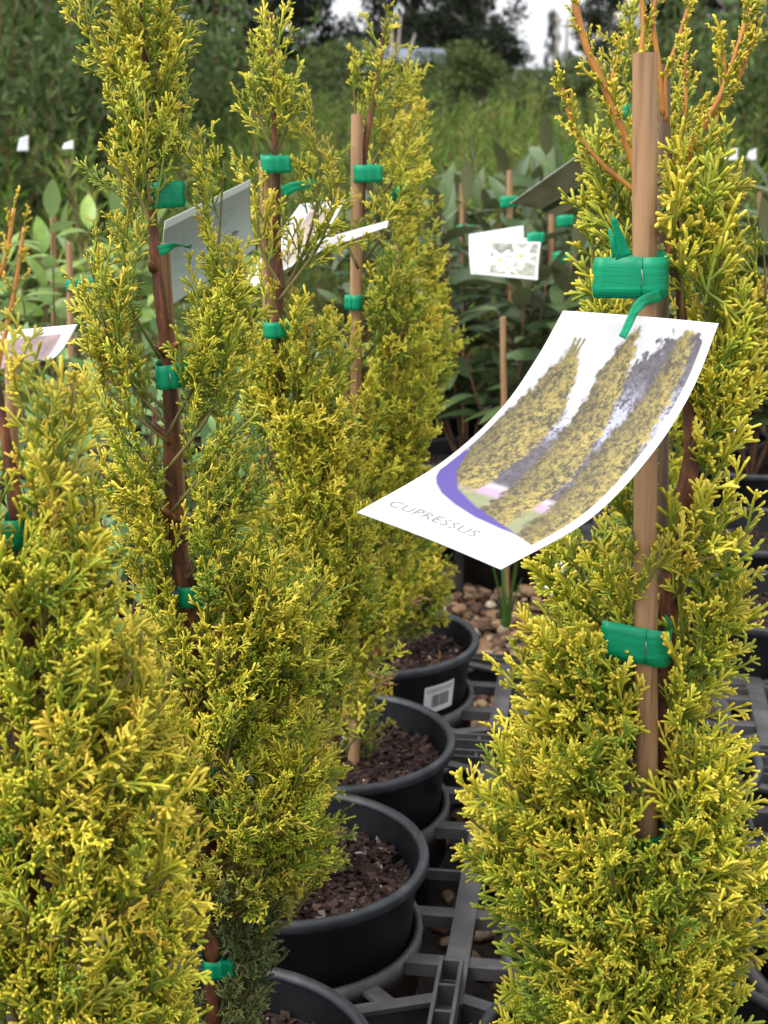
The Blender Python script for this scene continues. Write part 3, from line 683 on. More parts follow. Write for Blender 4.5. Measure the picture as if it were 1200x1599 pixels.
# ---- cypress with bare brown stem
Y1 = float(p4[1])
T1 = Cypress('tall golden cypress with bare brown trunk tied in five places', Y1,
             [(222, -120), (225, 60), (232, 200), (236, 300), (243, 400), (252, 480), (262, 560), (267, 650), (268, 740), (276, 840), (294, 940), (308, 1060), (318, 1180), (326, 1300), (330, 1420), (333, 1560), (335, 1680)],
             [(-100, 100, 300), (0, 100, 295), (60, 130, 285), (110, 165, 270), (165, 190, 290), (215, 138, 312), (290, 128, 310), (335, 170, 312), (400, 118, 395), (500, 125, 390), (620, 130, 385), (700, 140, 400),
              (800, 150, 450), (900, 180, 545), (1000, 200, 552), (1150, 205, 552), (1300, 215, 555), (1345, 220, 545), (1400, 225, 450), (1600, 235, 440), (1700, 250, 430)],
             S_T, 202, trunk_r=(0.0058, 0.0036))
T1.keep = [(band([(240, 330), (252, 470), (262, 560), (268, 690)], 17), Y1 + 0.005, 1.0), (band([(268, 690), (276, 840), (296, 960)], 15), Y1, 0.93), (band([(296, 960), (318, 1180), (326, 1320)], 15), Y1, 0.55),
           (band([(330, 1440), (334, 1600)], 22), Y1, 0.85), ([(222, 340), (282, 340), (285, 560), (222, 560)], Y1 + 0.2, 0.85), ([(245, 278), (300, 278), (300, 330), (245, 330)], Y1, 0.95),
           ([(285, 700), (330, 640), (335, 700)], 5, 0.8)]
up = lambda pts, dY=0.0: [P(x, y, Y1 + dY) for x, y in pts]
for px, hw, dy, de in [([(236, 330), (228, 200), (222, 60), (215, -90)], .030, 0, 2.0), ([(234, 300), (200, 230), (178, 190)], .020, .01, 1.2), ([(234, 300), (262, 230), (282, 180)], .020, .01, 1.2), ([(230, 200), (200, 110), (180, 60)], .018, 0, 1.2), ([(230, 180), (250, 90), (258, 40)], .018, 0, 1.2), ([(232, 320), (205, 210), (175, 120), (140, 40), (118, -40)], .009, -.01, .9), ([(235, 310), (258, 200), (262, 100), (270, 0), (265, -80)], .010, .0, 1.0),
                       ([(236, 340), (195, 285), (168, 250)], .015, -.015, 1.3), ([(236, 330), (280, 260), (300, 205)], .015, -.01, 1.3), ([(236, 320), (225, 250), (232, 160)], .02, -.03, 1.3), ([(236, 350), (215, 300), (190, 250)], .016, -.03, 1.2),
                       ([(262, 680), (318, 560), (340, 400), (350, 250)], .029, -.01, 3.2), ([(300, 600), (360, 480), (372, 380)], .018, -.01, 1.5), ([(264, 720), (345, 600), (365, 470), (372, 420)], .016, .0, 1.6), ([(264, 730), (330, 640), (340, 540), (335, 470)], .018, -.02, 1.5), ([(258, 640), (180, 560), (155, 470), (140, 410)], .016, -.01, 1.6), ([(250, 560), (205, 480), (195, 420), (200, 350)], .014, .015, 1.1), ([(258, 660), (200, 590), (185, 520), (180, 470)], .016, -.015, 1.3),
                       ([(262, 690), (170, 610), (150, 540)], .018, -.01, 1.1), ([(268, 760), (200, 690), (160, 640)], .018, -.01, 1.1), ([(268, 800), (330, 720), (360, 650)], .02, -.02, 1.2), ([(270, 830), (200, 770), (170, 730)], .018, .0, 1.0),
                       ([(245, 420), (215, 390), (215, 350)], .010, -.02, 0.9)]:
    T1.plume(up(px, dy), hw, de, 0.0012, orange=0.08, free=True)
def oldf1(y): return 0.0 if y < 1330 else min(0.9, (y - 1330) / 90)
T1.body(88, 690, 1400, 0.020, dens=1.0, front=0.75, rise=(60, 170), oldf=oldf1)
T1.body(34, 1370, 1690, 0.020, dens=1.0, front=0.6, rise=(30, 90), oldf=oldf1)
for (x, y), (x2, y2), rr in [((262, 548), (284, 532), .0026), ((258, 552), (246, 540), .0028), ((267, 690), (238, 660), .003), ((276, 815), (250, 790), .003), ((240, 420), (234, 408), .003)]:
    a_, b_ = P(x, y, Y1 - .004), P(x2, y2, Y1 - .012); mb = MB(); mb.tube([a_ - T1.base, (a_ + b_) / 2 - T1.base, b_ - T1.base], [rr, rr * .8, rr * .55], 8); mb.build('branch_stub', M['bark'], T1.root, True)
T1.finish()

# ---- cypress with orange tips, front left
Y5 = float(p5[1])
F_ = Cypress('golden cypress with orange shoot tips and red-brown stem beside pale cane', Y5,
             [(-8, 560), (2, 640), (18, 740), (30, 830), (40, 940), (48, 1060), (46, 1200), (45, 1350), (60, 1600), (90, 1900), (130, 2050)],
             [(520, -90, 130), (600, -100, 150), (700, -110, 125), (800, -110, 150), (860, -110, 205), (930, -115, 210), (985, -120, 238), (1050, -120, 255), (1150, -125, 285), (1300, -130, 318), (1400, -130, 325), (1500, -130, 312), (1650, -130, 305), (2000, -60, 260)],
             S_F, 303, trunk_r=(0.0065, 0.0028))
F_.keep = [(band([(4, 650), (18, 740), (28, 800)], 12), Y5, 0.9), ([(-5, 795), (52, 795), (52, 850), (-5, 850)], Y5, 0.95), (band([(36, 900), (46, 1080)], 14), Y5, 0.7), ([(-60, 480), (130, 480), (70, 590), (-60, 600)], Y5 + 0.1, 0.8)]
F_.body(5, 700, 820, 0.010, dens=0.7, front=0.7, rise=(90, 200)); F_.body(26, 800, 1060, 0.017, dens=0.85, front=0.75, rise=(90, 200)); F_.body(60, 980, 1750, 0.02, dens=0.95, front=0.8, rise=(90, 230)); F_.body(12, 1600, 1950, 0.02, dens=0.6)
for px, hw, dy in [([(40, 1000), (100, 740), (116, 590)], .006, -.01), ([(45, 1050), (80, 740), (72, 580)], .006, -.02), ([(20, 850), (30, 660), (32, 570)], .006, -.01), ([(60, 1200), (200, 1060), (222, 985)], .014, -.04), ([(60, 1250), (240, 1120), (268, 1040)], .014, -.03), ([(50, 1000), (130, 900), (150, 790)], .012, 0.0), ([(70, 1400), (220, 1290), (290, 1190)], .018, -.02), ([(70, 1500), (230, 1400), (310, 1310)], .018, -.03), ([(80, 1650), (230, 1540), (300, 1450)], .018, -.03), ([(60, 1300), (180, 1180), (250, 1100)], .018, -.04), ([(80, 1700), (220, 1640), (290, 1560)], .018, -.02)]:
    F_.plume([P(x, y, Y5 + dy) for x, y in px], hw, 1.1, 0.0013, orange=0.3, free=True)
F_.finish()
F2 = Cypress.__new__(Cypress); F2.rg = np.random.default_rng(6); F2.sprays = S_R2; F2.place = [[] for _ in S_R2]; F2.keep = []; F2.root = F_.root; F2.base = F_.base; F2.size = 1; F2.n = 0
for px, sh in [([(-20, 660), (0, 560), (22, 460), (38, 355)], 11), ([(-40, 560), (-12, 460), (10, 400), (22, 325)], 9)]:
    c = F2.leader(px, Y5 + 0.02, 0.0014, 0.0009); nn = len(c)
    for k in range(sh):
        s = 0.25 + 0.75 * (k + F2.rg.random() * 0.6) / sh; i = min(nn - 2, int(s * (nn - 1))); t = norm(c[i + 1] - c[i]); o = norm(np.cross(t, F2.rg.normal(size=3)))
        F2.put(c[i], t + o * F2.rg.uniform(0.4, 0.8), F2.rg.uniform(0.18, 0.36), F2.rg.uniform(0.3, 0.7), 0, 0.1, free='any')
    F2.put(c[-1], c[-1] - c[-2], 0.35, 0.6, 0, 0.1, free='any')
F2.finish()

# ---- the three cypresses behind in the row
Y3 = float(p3[1])
T2 = Cypress('golden cypress forked at two green ties above the weedy pot', Y3,
             [(422, 20), (425, 120), (430, 230), (432, 300), (432, 380), (436, 450), (430, 540), (436, 640), (444, 720), (456, 850), (460, 960), (452, 1150), (447, 1380)],
             [(30, 405, 440), (80, 398, 448), (150, 388, 458), (200, 376, 470), (235, 385, 520), (300, 392, 545), (380, 400, 545), (450, 395, 555), (520, 385, 560), (600, 372, 565), (700, 370, 580), (800, 370, 600), (900, 380, 620), (1000, 390, 560), (1150, 390, 545), (1350, 400, 545)],
             S_B, 404, trunk_r=(0.0056, 0.0030), bark='bark')
T2.keep = [(band([(430, 240), (434, 400), (436, 490)], 9), Y3, 0.65), ([(400, 238), (458, 238), (458, 272), (400, 272)], Y3, 0.95), ([(405, 495), (456, 495), (456, 526), (405, 526)], Y3, 0.95), ([(462, 300), (525, 300), (525, 400), (370, 480), (365, 430), (440, 370)], Y3 + .2, 0.5), (band([(452, 860), (458, 1000)], 9), Y3, 0.6)]
u3 = lambda pts, dY=0.0: [P(x, y, Y3 + dY) for x, y in pts]
for px, hw, dy, de in [([(430, 260), (424, 150), (420, 55)], .022, 0, 1.8), ([(436, 470), (500, 380), (525, 300)], .018, -.01, 1.3), ([(428, 240), (405, 180), (392, 110)], .01, -.01, 1.1), ([(428, 250), (450, 190), (458, 150)], .01, 0, 1.1), ([(436, 470), (480, 380), (500, 270), (488, 165)], .014, 0, 1.1), ([(440, 450), (405, 380), (405, 290)], .018, -.02, 1.7), ([(436, 400), (412, 330), (410, 270)], .012, -.02, 1.2), ([(450, 430), (520, 330), (530, 250)], .014, .01, 1.0),
                       ([(430, 560), (415, 520), (420, 470)], .014, -.02, 1.0)]:
    T2.plume(u3(px, dy), hw, de, 0.0017, orange=0.06, free=True)
T2.body(60, 480, 1050, 0.024, dens=0.95, front=0.72, rise=(90, 200)); T2.body(22, 1000, 1370, 0.022, dens=0.8, rise=(40, 100), oldf=lambda y: 0 if y < 1250 else 0.5); T2.finish()
Y2 = float(p2[1])
T3 = Cypress('golden cypress tied to the pale-topped thin cane above the plain pot', Y2,
             [(600, 40), (590, 120), (572, 220), (564, 330), (556, 420), (553, 520), (550, 640), (545, 760), (538, 900), (525, 1050), (518, 1200)],
             [(50, 585, 610), (90, 545, 640), (180, 540, 660), (260, 530, 665), (340, 525, 660), (420, 520, 665), (500, 515, 690), (600, 515, 690), (700, 520, 690), (780, 520, 690), (850, 520, 680), (950, 520, 640), (1050, 500, 615), (1150, 480, 605), (1190, 480, 560)],
             S_B, 505, trunk_r=(0.0055, 0.0026))
T3.keep = [(band([(562, 170), (564, 255)], 12), Y2, 0.9), (band([(555, 440), (552, 640)], 11), Y2, 0.9), ([(548, 255), (598, 255), (598, 288), (548, 288)], Y2, 1.0), (band([(561, 460), (562, 640)], 10), Y2 + .02, 0.85)]
u2 = lambda pts, dY=0.0: [P(x, y, Y2 + dY) for x, y in pts]
for px, hw, dy, de in [([(570, 240), (590, 140), (602, 50)], .010, 0, 0.8), ([(565, 260), (555, 170), (552, 95)], .008, 0, .8), ([(570, 280), (610, 200), (625, 120)], .009, .02, .8), ([(570, 330), (615, 280), (640, 210)], .012, .01, 0.9), ([(560, 420), (525, 340), (520, 260)], .014, -.02, 1.0), ([(560, 420), (610, 350), (640, 290)], .018, 0, 1.1)]:
    T3.plume(u2(px, dy), hw, de, 0.0017, orange=0.08, free=True)
T3.body(50, 400, 980, 0.026, dens=0.85, front=0.72, rise=(80, 180)); T3.body(14, 960, 1180, 0.024, dens=0.8, rise=(30, 80), oldf=lambda y: 0.0 if y < 1100 else 0.4); T3.finish()
Yp1 = float(p1[1])
T4 = Cypress('golden cypress growing in the pot with the barcode sticker', Yp1,
             [(640, 150), (630, 300), (625, 450), (622, 600), (615, 750), (603, 880), (590, 1010)],
             [(130, 625, 660), (250, 610, 672), (350, 610, 680), (420, 615, 715), (520, 620, 722), (575, 610, 705), (640, 600, 690), (740, 600, 690), (850, 600, 720), (900, 590, 720), (960, 590, 700), (1010, 570, 640)],
             S_B, 606, trunk_r=(0.0075, 0.003), size=1.05)
T4.plume([P(x, y, Yp1) for x, y in [(632, 300), (640, 200), (645, 130)]], .014, 1.1, free=True)
T4.plume([P(x, y, Yp1 - .02) for x, y in [(640, 640), (680, 575), (712, 545)]], .014, 1.2, free=True)
T4.body(44, 250, 1000, 0.028, dens=0.85, front=0.72, rise=(60, 150), oldf=lambda y: 0.0 if y < 930 else 0.6); T4.finish()

# ------------------------------------------------------------------ canes
def cane(top, bot, Y, w_px, label, m='bamboo', nodes=(0.27, 0.62), dY=0.0, to_soil=True, group=None):
    a, b = P(*top, Y), P(*bot, Y + dY)
    if to_soil and b[2] > 0.12: b = a + (b - a) * (a[2] - 0.12) / (a[2] - b[2])
    r = w_px * pxm(Y) / 2; L = np.linalg.norm(a - b); ss = [0, 0.004, 0.5]
    t = empty('bamboo_cane', b); tag(t, label, 'cane', group)
    s_list = sorted(set([0.0, 1.0] + [x for n in nodes for x in (n - 0.012, n - 0.004, n, n + 0.003, n + 0.014)] + list(np.linspace(0.05, 0.95, 12))))
    pts, rad = [], []
    for s in s_list:
        k = 1.0
        for n in nodes:
            d = abs(s - n) * L
            if d < 0.004: k = 1.07
            elif d < 0.008: k = 0.98
        pts.append((b - b) * 0 + (a - b) * s + np.array([0.0012 * math.sin(5 * s), 0, 0])); rad.append(r * k * (1.04 - 0.06 * s))
    mb = MB(); mb.tube(pts, rad, 20, cap=False); culm = mb.build('culm', M[m], t, True)
    d = norm(a - b); e = MB(); e.tube([pts[-1] - d * 0.006, pts[-1] - d * 0.0006, pts[-1] - d * 0.0003], [rad[-1] * 0.97, rad[-1] * 0.985, rad[-1] * 0.4], 20); e.build('cut_end', M['pith'], culm)
    for n in nodes:
        if n > 0.35 and m == 'bamboo' and w_px > 25:
            p = (a - b) * n; q = MB(); q.tube([p + np.array([0, -r * 0.8, 0]), p + np.array([0.001, -r * 1.25, 0.002])], [0.0022, 0.0012], 8); q.build('node_scar', M['old_bamboo'], culm, True)
    return t
cane((1011, 82), (1005, 1700), YRS, 37.5, 'thick tan bamboo cane carrying the large photo tag', nodes=(0.30, 0.715))
cane((1041, 100), (1030, 1500), YR + 0.06, 18, 'dark weathered cane standing just behind the thick tan one', m='old_bamboo')
cane((258, 380), (336, 1650), Y1 + 0.014, 20, 'thin tan cane behind the bare brown cypress trunk', nodes=(0.3, 0.65, 0.85))
cane((416, 250), (446, 1300), Y3 + 0.012, 19, 'pale tan cane beside the forked cypress trunk', nodes=(0.4, 0.8))
cane((560, 178), (552, 1150), Y2 - 0.006, 18, 'thin cane with pale cut top tied with a green band', nodes=(0.45, 0.75))
cane((22, 560), (40, 1900), Y5 + 0.012, 20, 'tan cane behind the red-brown stem with orange shoots', nodes=(0.5,))
cane((632, 260), (600, 960), Yp1 + 0.01, 14, 'thin cane half hidden in the barcode pot cypress', nodes=(0.5,))

# ------------------------------------------------------------------ green ties
def tie(cx, cy, Y, label, loop_px, h_px, flap_px, side=-1, tilt=0.0, loop_d=0.02, staple=True, seed=0, free_end=None):
    """tape loop centred at (cx,cy) around cane and stem, with a stapled flap to one side"""
    rg = np.random.default_rng(seed + 900); k = pxm(Y); a, b = loop_px * k / 2, loop_d / 2; h = h_px * k
    c = P(cx, cy, Y); t = empty('plant_tie', c); tag(t, label, 'tie', 'green plastic plant ties')
    path = []
    n = 28; st = math.pi if side < 0 else 0.0
    fl = flap_px * k
    start = np.array([side * (a + fl), -b * 0.7]); jx = np.array([side * a * 0.55, -b * 0.98])
    for s in np.linspace(0, 1, 7)[:-1]: path.append(start * (1 - s) + jx * s + np.array([0, 0.0012 * math.sin(s * 4)]))
    a0 = math.atan2(jx[1] / b, jx[0] / a)
    for i in range(n + 1):
        an = a0 + (-side) * (2 * math.pi) * i / n; path.append(np.array([a * math.copysign(abs(math.cos(an)) ** 0.8, math.cos(an)), b * math.copysign(abs(math.sin(an)) ** 0.8, math.sin(an))]))
    for s in np.linspace(0, 1, 6)[1:]: path.append(jx * (1 - s) + start * s + np.array([0, 0.0016 + 0.001 * s]) + np.array([side * 0.001 * s, 0]))
    V = []; F = []; m = len(path); hs_ = 5
    for i, p in enumerate(path):
        for j in range(hs_):
            z = (j / (hs_ - 1) - 0.5) * h; zz = z + tilt * p[0] + 0.00012 * math.sin(i * 1.3 + j)
            jag = 0.0012 * ((j % 2) - .5) * (1 if i in (0, m - 1) else 0) * side
            V.append((p[0] + jag, p[1] - 0.0002 * math.sin(j / (hs_ - 1) * math.pi), zz))
    for i in range(m - 1):
        for j in range(hs_ - 1): F.append((i * hs_ + j, (i + 1) * hs_ + j, (i + 1) * hs_ + j + 1, i * hs_ + j + 1))
    o = MB().add(V, F).build('tape', M['tape'], t, True); so_ = o.modifiers.new('thickness', 'SOLIDIFY'); so_.thickness = 0.0003
    if staple:
        s = MB(); x = side * a * 0.62; s.tube([(x, -b - 0.0006, -h * .22), (x, -b - 0.0014, -h * .15), (x + .0006, -b - 0.0016, 0), (x, -b - 0.0014, h * .15), (x, -b - 0.0006, h * .22)], [0.00035] * 5, 6)
        s.build('staple', M['steel'], o, True)
    return t
tie(1012, 428, YRS + 0.008, 'bright green tape tie with jagged flap just above the photo tag', 58, 60, 54, -1, 0.02, 0.040, True, 1)
tie(1017, 994, YRS + 0.012, 'bright green tape tie with flap below the photo tag', 60, 60, 52, -1, -0.12, 0.046, True, 2)
tie(252, 303, Y1 - 0.004, 'green tape tie high on the bare brown trunk near the crown', 34, 38, 18, 1, 0.05, 0.026, False, 3)
tie(262, 582, Y1 + 0.004, 'green tape tie just under the two cut branch stubs', 32, 36, 24, 1, 0.08, 0.034, True, 4)
tie(300, 920, Y1 + 0.004, 'green tape tie midway down the brown trunk amid foliage', 42, 34, 20, 1, 0.1, 0.034, False, 5)
tie(316, 1205, Y1 + 0.004, 'green tape tie low on the brown trunk mostly covered by sprays', 32, 36, 8, 1, 0.0, 0.03, False, 6)
tie(334, 1496, Y1 + 0.004, 'green tape tie at the foot of the brown trunk above the soil', 38, 34, 18, 1, -0.1, 0.034, False, 7)
tie(424, 255, Y3, 'topmost green tie on the forked cypress', 30, 25, 14, 1, 0.0, 0.034, False, 8)
tie(428, 511, Y3, 'green tie just below the fork of the forked cypress', 30, 24, 10, 1, 0.05, 0.036, False, 9)
tie(440, 682, Y3, 'small green tie below the fork in dense foliage of the forked cypress', 22, 27, 8, 1, 0.3, 0.03, False, 10)
tie(459, 878, Y3 - 0.002, 'small green tie low on the forked cypress stem', 20, 24, 4, 1, 0.1, 0.028, False, 11)
tie(566, 270, Y2 - 0.002, 'green band tied under the pale cut top of the thin cane', 28, 25, 14, 1, 0.0, 0.03, False, 12)
tie(556, 470, Y2 - 0.002, 'small green tie halfway down the thin cane', 22, 22, 4, -1, 0.0, 0.03, False, 13)
tie(553, 655, Y2 - 0.002, 'small green tie low on the thin cane where foliage closes in', 26, 20, 5, -1, 0.0, 0.03, False, 14)
tie(622, 292, Yp1, 'thin green tie in the top of the barcode pot cypress', 16, 22, 14, 1, 0.5, 0.02, False, 15)
tie(28, 825, Y5 + 0.002, 'green tape tie on the red-brown stem with orange shoots', 40, 48, 8, -1, 0.05, 0.026, False, 16)
tie(60, 1115, Y5 + 0.002, 'small green tie lower on the red-brown stem', 34, 26, 6, 1, 0.1, 0.026, False, 17)
tie(1000, 1296, YRS + 0.014, 'green tie low on the thick cane mostly buried in foliage', 74, 30, 12, -1, 0.1, 0.05, False, 18)

def ribbon_strip(name, pts, w, label, cat='tie', roll=None, group='green plastic plant ties'):
    c = spline(pts, 6); n = len(c); V = []; F = []; T = np.gradient(c, axis=0)
    for i in range(n):
        t = norm(T[i]); side = norm(np.cross(t, np.array([0.15 * math.sin(i * 0.5), -1, 0.1 * math.cos(i * 0.4)])))
        ww = w[0] + (w[1] - w[0]) * i / (n - 1)
        for s in (-1, -0.33, 0.33, 1): V.append(c[i] + side * s * ww / 2 + np.array([0, 0.0008 * (1 - s * s) * (1 if i % 2 else 0.6), 0]))
    for i in range(n - 1):
        for q in range(3): F.append((i * 4 + q, i * 4 + q + 1, i * 4 + q + 5, i * 4 + q + 4))
    b = c[0].copy(); o = MB().add(np.array(V) - b, F).build(name, M['tape'], None, True); o.location = tuple(b); s = o.modifiers.new('thickness', 'SOLIDIFY'); s.thickness = 0.0004
    return tag(o, label, cat, group)
ribbon_strip('tag_string', [P(1034, 460, .905), P(1010, 468, .89), P(995, 480, .885), P(985, 500, .872), P(972, 527, .866)], (0.0075, 0.0040), 'twisted green tape string threaded through the photo tag', 'string')
ribbon_strip('tape_tail', [P(975, 402, .895), P(968, 375, .893), P(958, 340, .89)], (0.010, 0.0022), 'split green tape tail sticking up above the upper tie', 'tape')
ribbon_strip('tape_tail', [P(962, 402, .894), P(957, 380, .892), P(952, 358, .893)], (0.004, 0.0015), 'narrow green tape sliver beside the split upright tail', 'tape')
ribbon_strip('tag_string', [P(248, 392, Y1 - .012), P(268, 386, Y1 - .01), P(300, 384, Y1 + .03)], (0.006, 0.004), 'green string tying the grey-backed tag to the brown trunk', 'string')
ribbon_strip('tag_string', [P(442, 300, Y3 - .012), P(458, 292, Y3 - .014), P(478, 288, Y3 - .01), P(496, 283, Y3)], (0.009, 0.004), 'green string of the white tags on the forked cypress', 'string')
ribbon_strip('tag_string', [P(612, 312, Y2), P(622, 298, Y2 - .01), P(630, 286, Y2)], (0.007, 0.004), 'green string of the tag behind the thin cane', 'string')

# ------------------------------------------------------------------ tags
def vnoise(x, y, seed=0):
    """smooth value noise, numpy"""
    xi, yi = np.floor(x).astype(int), np.floor(y).astype(int); fx, fy = x - xi, y - yi; fx = fx * fx * (3 - 2 * fx); fy = fy * fy * (3 - 2 * fy)
    def h(a, b):
        v = np.sin(a * 127.1 + b * 311.7 + seed * 74.7) * 43758.5453; return v - np.floor(v)
    return (h(xi, yi) * (1 - fx) + h(xi + 1, yi) * fx) * (1 - fy) + (h(xi, yi + 1) * (1 - fx) + h(xi + 1, yi + 1) * fx) * fy
def curved_card(name, surf, nu, nv, paint, label, thick=0.0005, group=None, back=None):
    u, v = np.meshgrid(np.linspace(0, 1, nu), np.linspace(0, 1, nv)); u, v = u.ravel(), v.ravel(); Pt = surf(u, v)
    base = Pt[0].copy(); i = np.arange(nu * nv).reshape(nv, nu)
    F = np.stack([i[:-1, :-1].ravel(), i[1:, :-1].ravel(), i[1:, 1:].ravel(), i[:-1, 1:].ravel()], 1)
    C = paint(u, v)
    # front sheet, back sheet and rim
    a, b = Pt, None
    n = np.cross(surf(np.clip(u + 1e-3, 0, 1), v) - surf(np.clip(u - 1e-3, 0, 1), v), surf(u, np.clip(v + 1e-3, 0, 1)) - surf(u, np.clip(v - 1e-3, 0, 1))); n /= np.linalg.norm(n, axis=1)[:, None]
    Bk = Pt + n * thick; N = len(Pt); V = np.concatenate([Pt, Bk]) - base
    if back is None: Cb = np.tile([0.78, 0.78, 0.79], (N, 1))
    else: Cb = back(u, v)
    Fb = F[:, ::-1] + N; edge = np.concatenate([i[0, :], i[1:, -1], i[-1, -2::-1], i[-2:0:-1, 0]]); e2 = np.roll(edge, -1); Fe = np.stack([edge, e2, e2 + N, edge + N], 1)
    o = link(name, mesh_np(name, V, np.concatenate([F, Fb, Fe]), np.concatenate([C, Cb]), True), M['print']); o.location = tuple(base)
    o.data.polygons.foreach_set('use_smooth', np.concatenate([np.ones(len(F) * 2, bool), np.zeros(len(Fe), bool)]))
    return tag(o, label, 'tag', group)
Lp = spline([PD(880, 485, .885), PD(838, 560, .880), PD(781, 640, .868), PD(690, 722, .845), PD(558, 800, .805)], 12)
Rp = spline([PD(1123, 505, .890), PD(1080, 612, .884), PD(1016, 712, .870), PD(922, 810, .842), PD(783, 889, .795)], 12)
def interp_curve(c, t):
    L = np.concatenate([[0], np.cumsum(np.linalg.norm(np.diff(c, axis=0), axis=1))]); L /= L[-1]
    return np.stack([np.interp(t, L, c[:, k]) for k in range(3)], 1)
def big_surf(u, v):
    a, b = interp_curve(Lp, v), interp_curve(Rp, v); s = a + (b - a) * u[:, None]; s[:, 1] += 0.0035 * np.sin(np.pi * u); return s
def big_paint(u, v):
    N = len(u); C = np.tile([0.86, 0.855, 0.87], (N, 1))
    n1 = vnoise(u * 70, v * 115, 1); n2 = vnoise(u * 30, v * 46, 2); n3 = vnoise(u * 11, v * 15, 3); n4 = vnoise(u * 130, v * 200, 4); n5 = vnoise(u * 60 + v * 20, v * 50, 6)
    f = 0.34 * n4 + 0.30 * n1 + 0.20 * n2 + 0.16 * n5
    def ss(x, w): return np.clip(x / w * 0.5 + 0.5, 0, 1)[:, None]
    def mix(a, b, m): return a * (1 - m) + b * m
    low = np.interp(u, [0.05, 0.12, 0.25, 0.45, 0.73, 0.94], [0.56, 0.665, 0.74, 0.79, 0.83, 0.862])
    pur = np.interp(u, [0.03, 0.04, 0.07, 0.12, 0.21, 0.35, 0.52, 0.70, 0.86], [0.56, 0.685, 0.72, 0.75, 0.785, 0.815, 0.838, 0.845, 0.845])
    pm = ss(pur - v, 0.006) * ss(v - 0.56, 0.01) * ss(u - 0.03, 0.01) * ss(0.86 - u, 0.01); C = mix(C, np.array([0.125, 0.095, 0.36]), pm)
    ph = np.tile([0.86, 0.86, 0.88], (N, 1))
    line = np.interp(u, [0.03, 0.15, 0.36, 0.44, 0.50, 0.60, 0.75, 1.0], [0.37, 0.40, 0.33, 0.40, 0.36, 0.13, 0.045, 0.03]) + 0.06 * (n2 - .5) + 0.05 * (n1 - .5)
    bc = np.array([0.06, 0.05, 0.068]) + (f * 0.9 + 0.1 * n3)[:, None] ** 1.8 * np.array([0.26, 0.23, 0.26])
    ph = mix(ph, bc, ss(v - line, 0.015))
    glow = np.exp(-((u - 0.66) / 0.09) ** 2 - ((v - 0.33) / 0.09) ** 2) + np.exp(-((u - 0.92) / 0.05) ** 2 - ((v - 0.30) / 0.09) ** 2) + 0.9 * np.exp(-((u - 0.40) / 0.06) ** 2 - ((v - 0.38) / 0.06) ** 2)
    ph = mix(ph, np.array([0.62, 0.63, 0.80]), (np.clip(glow * 1.5 * (f - 0.30) / 0.3, 0, 1) * (v > line))[:, None])
    yb = 0.03 * u
    ph = mix(ph, np.array([0.72, 0.62, 0.68]), ss(v + yb - 0.677, 0.008)); ph = mix(ph, np.array([0.66, 0.45, 0.66]), ss(v + yb - 0.702, 0.008)); ph = mix(ph, np.array([0.36, 0.38, 0.20]) + (f - .5)[:, None] * 0.12, ss(v + yb - 0.737, 0.01))
    for vs, ls, rs in (([0.10, 0.13, 0.22, 0.33, 0.46, 0.59, 0.73], [0.185, 0.155, 0.105, 0.06, 0.035, 0.05, 0.13], [0.195, 0.225, 0.30, 0.355, 0.37, 0.345, 0.335]),
                       ([0.03, 0.06, 0.18, 0.32, 0.53, 0.77, 0.86], [0.51, 0.48, 0.41, 0.43, 0.45, 0.485, 0.50], [0.54, 0.545, 0.585, 0.635, 0.695, 0.70, 0.70]),
                       ([0.015, 0.06, 0.24, 0.40, 0.56, 0.71, 0.90], [0.82, 0.78, 0.745, 0.70, 0.73, 0.77, 0.80], [0.86, 0.885, 0.90, 0.925, 0.96, 0.99, 1.0])):
        L_, R_e = np.interp(v, vs, ls) + 0.03 * (n2 - .5) + 0.02 * (n1 - .5), np.interp(v, vs, rs) + 0.03 * (n5 - .5) + 0.02 * (n1 - .5)
        x = np.clip((u - L_) / (R_e - L_ + 1e-4), 0, 1); lit = np.clip(0.30 + 0.75 * x * (1.25 - 0.45 * x) + 0.25 * (n3 - .5), 0, 1); g = np.clip((f - 0.30) / 0.38, 0, 1) ** 1.15 * lit
        yc = np.array([0.085, 0.070, 0.040]) + g[:, None] * np.array([0.62, 0.48, 0.10])
        ph = mix(ph, yc, ss(u - L_, 0.012) * ss(R_e - u, 0.012) * ss(v - vs[0] - 0.03 * (n1 - .5), 0.012) * ss(vs[-1] - v, 0.02))
    for x0, x1 in ((0.17, 0.16), (0.195, 0.20), (0.215, 0.235)):
        t = (np.abs(u - x0 - (x1 - x0) * (0.15 - v) * 8) < 0.006) & (v > 0.085) & (v < 0.15); ph[t] = [0.30, 0.24, 0.10]
    ph = ph * 0.80 + 0.035
    return mix(C, ph, ss(low - v, 0.005) * ss(u - 0.035, 0.006) * ss(0.945 - u, 0.006) * ss(v - 0.026, 0.004))
big = curved_card('plant_tag', big_surf, 220, 380, big_paint, 'large curled white photo tag printed CUPRESSUS hanging from the thick cane')
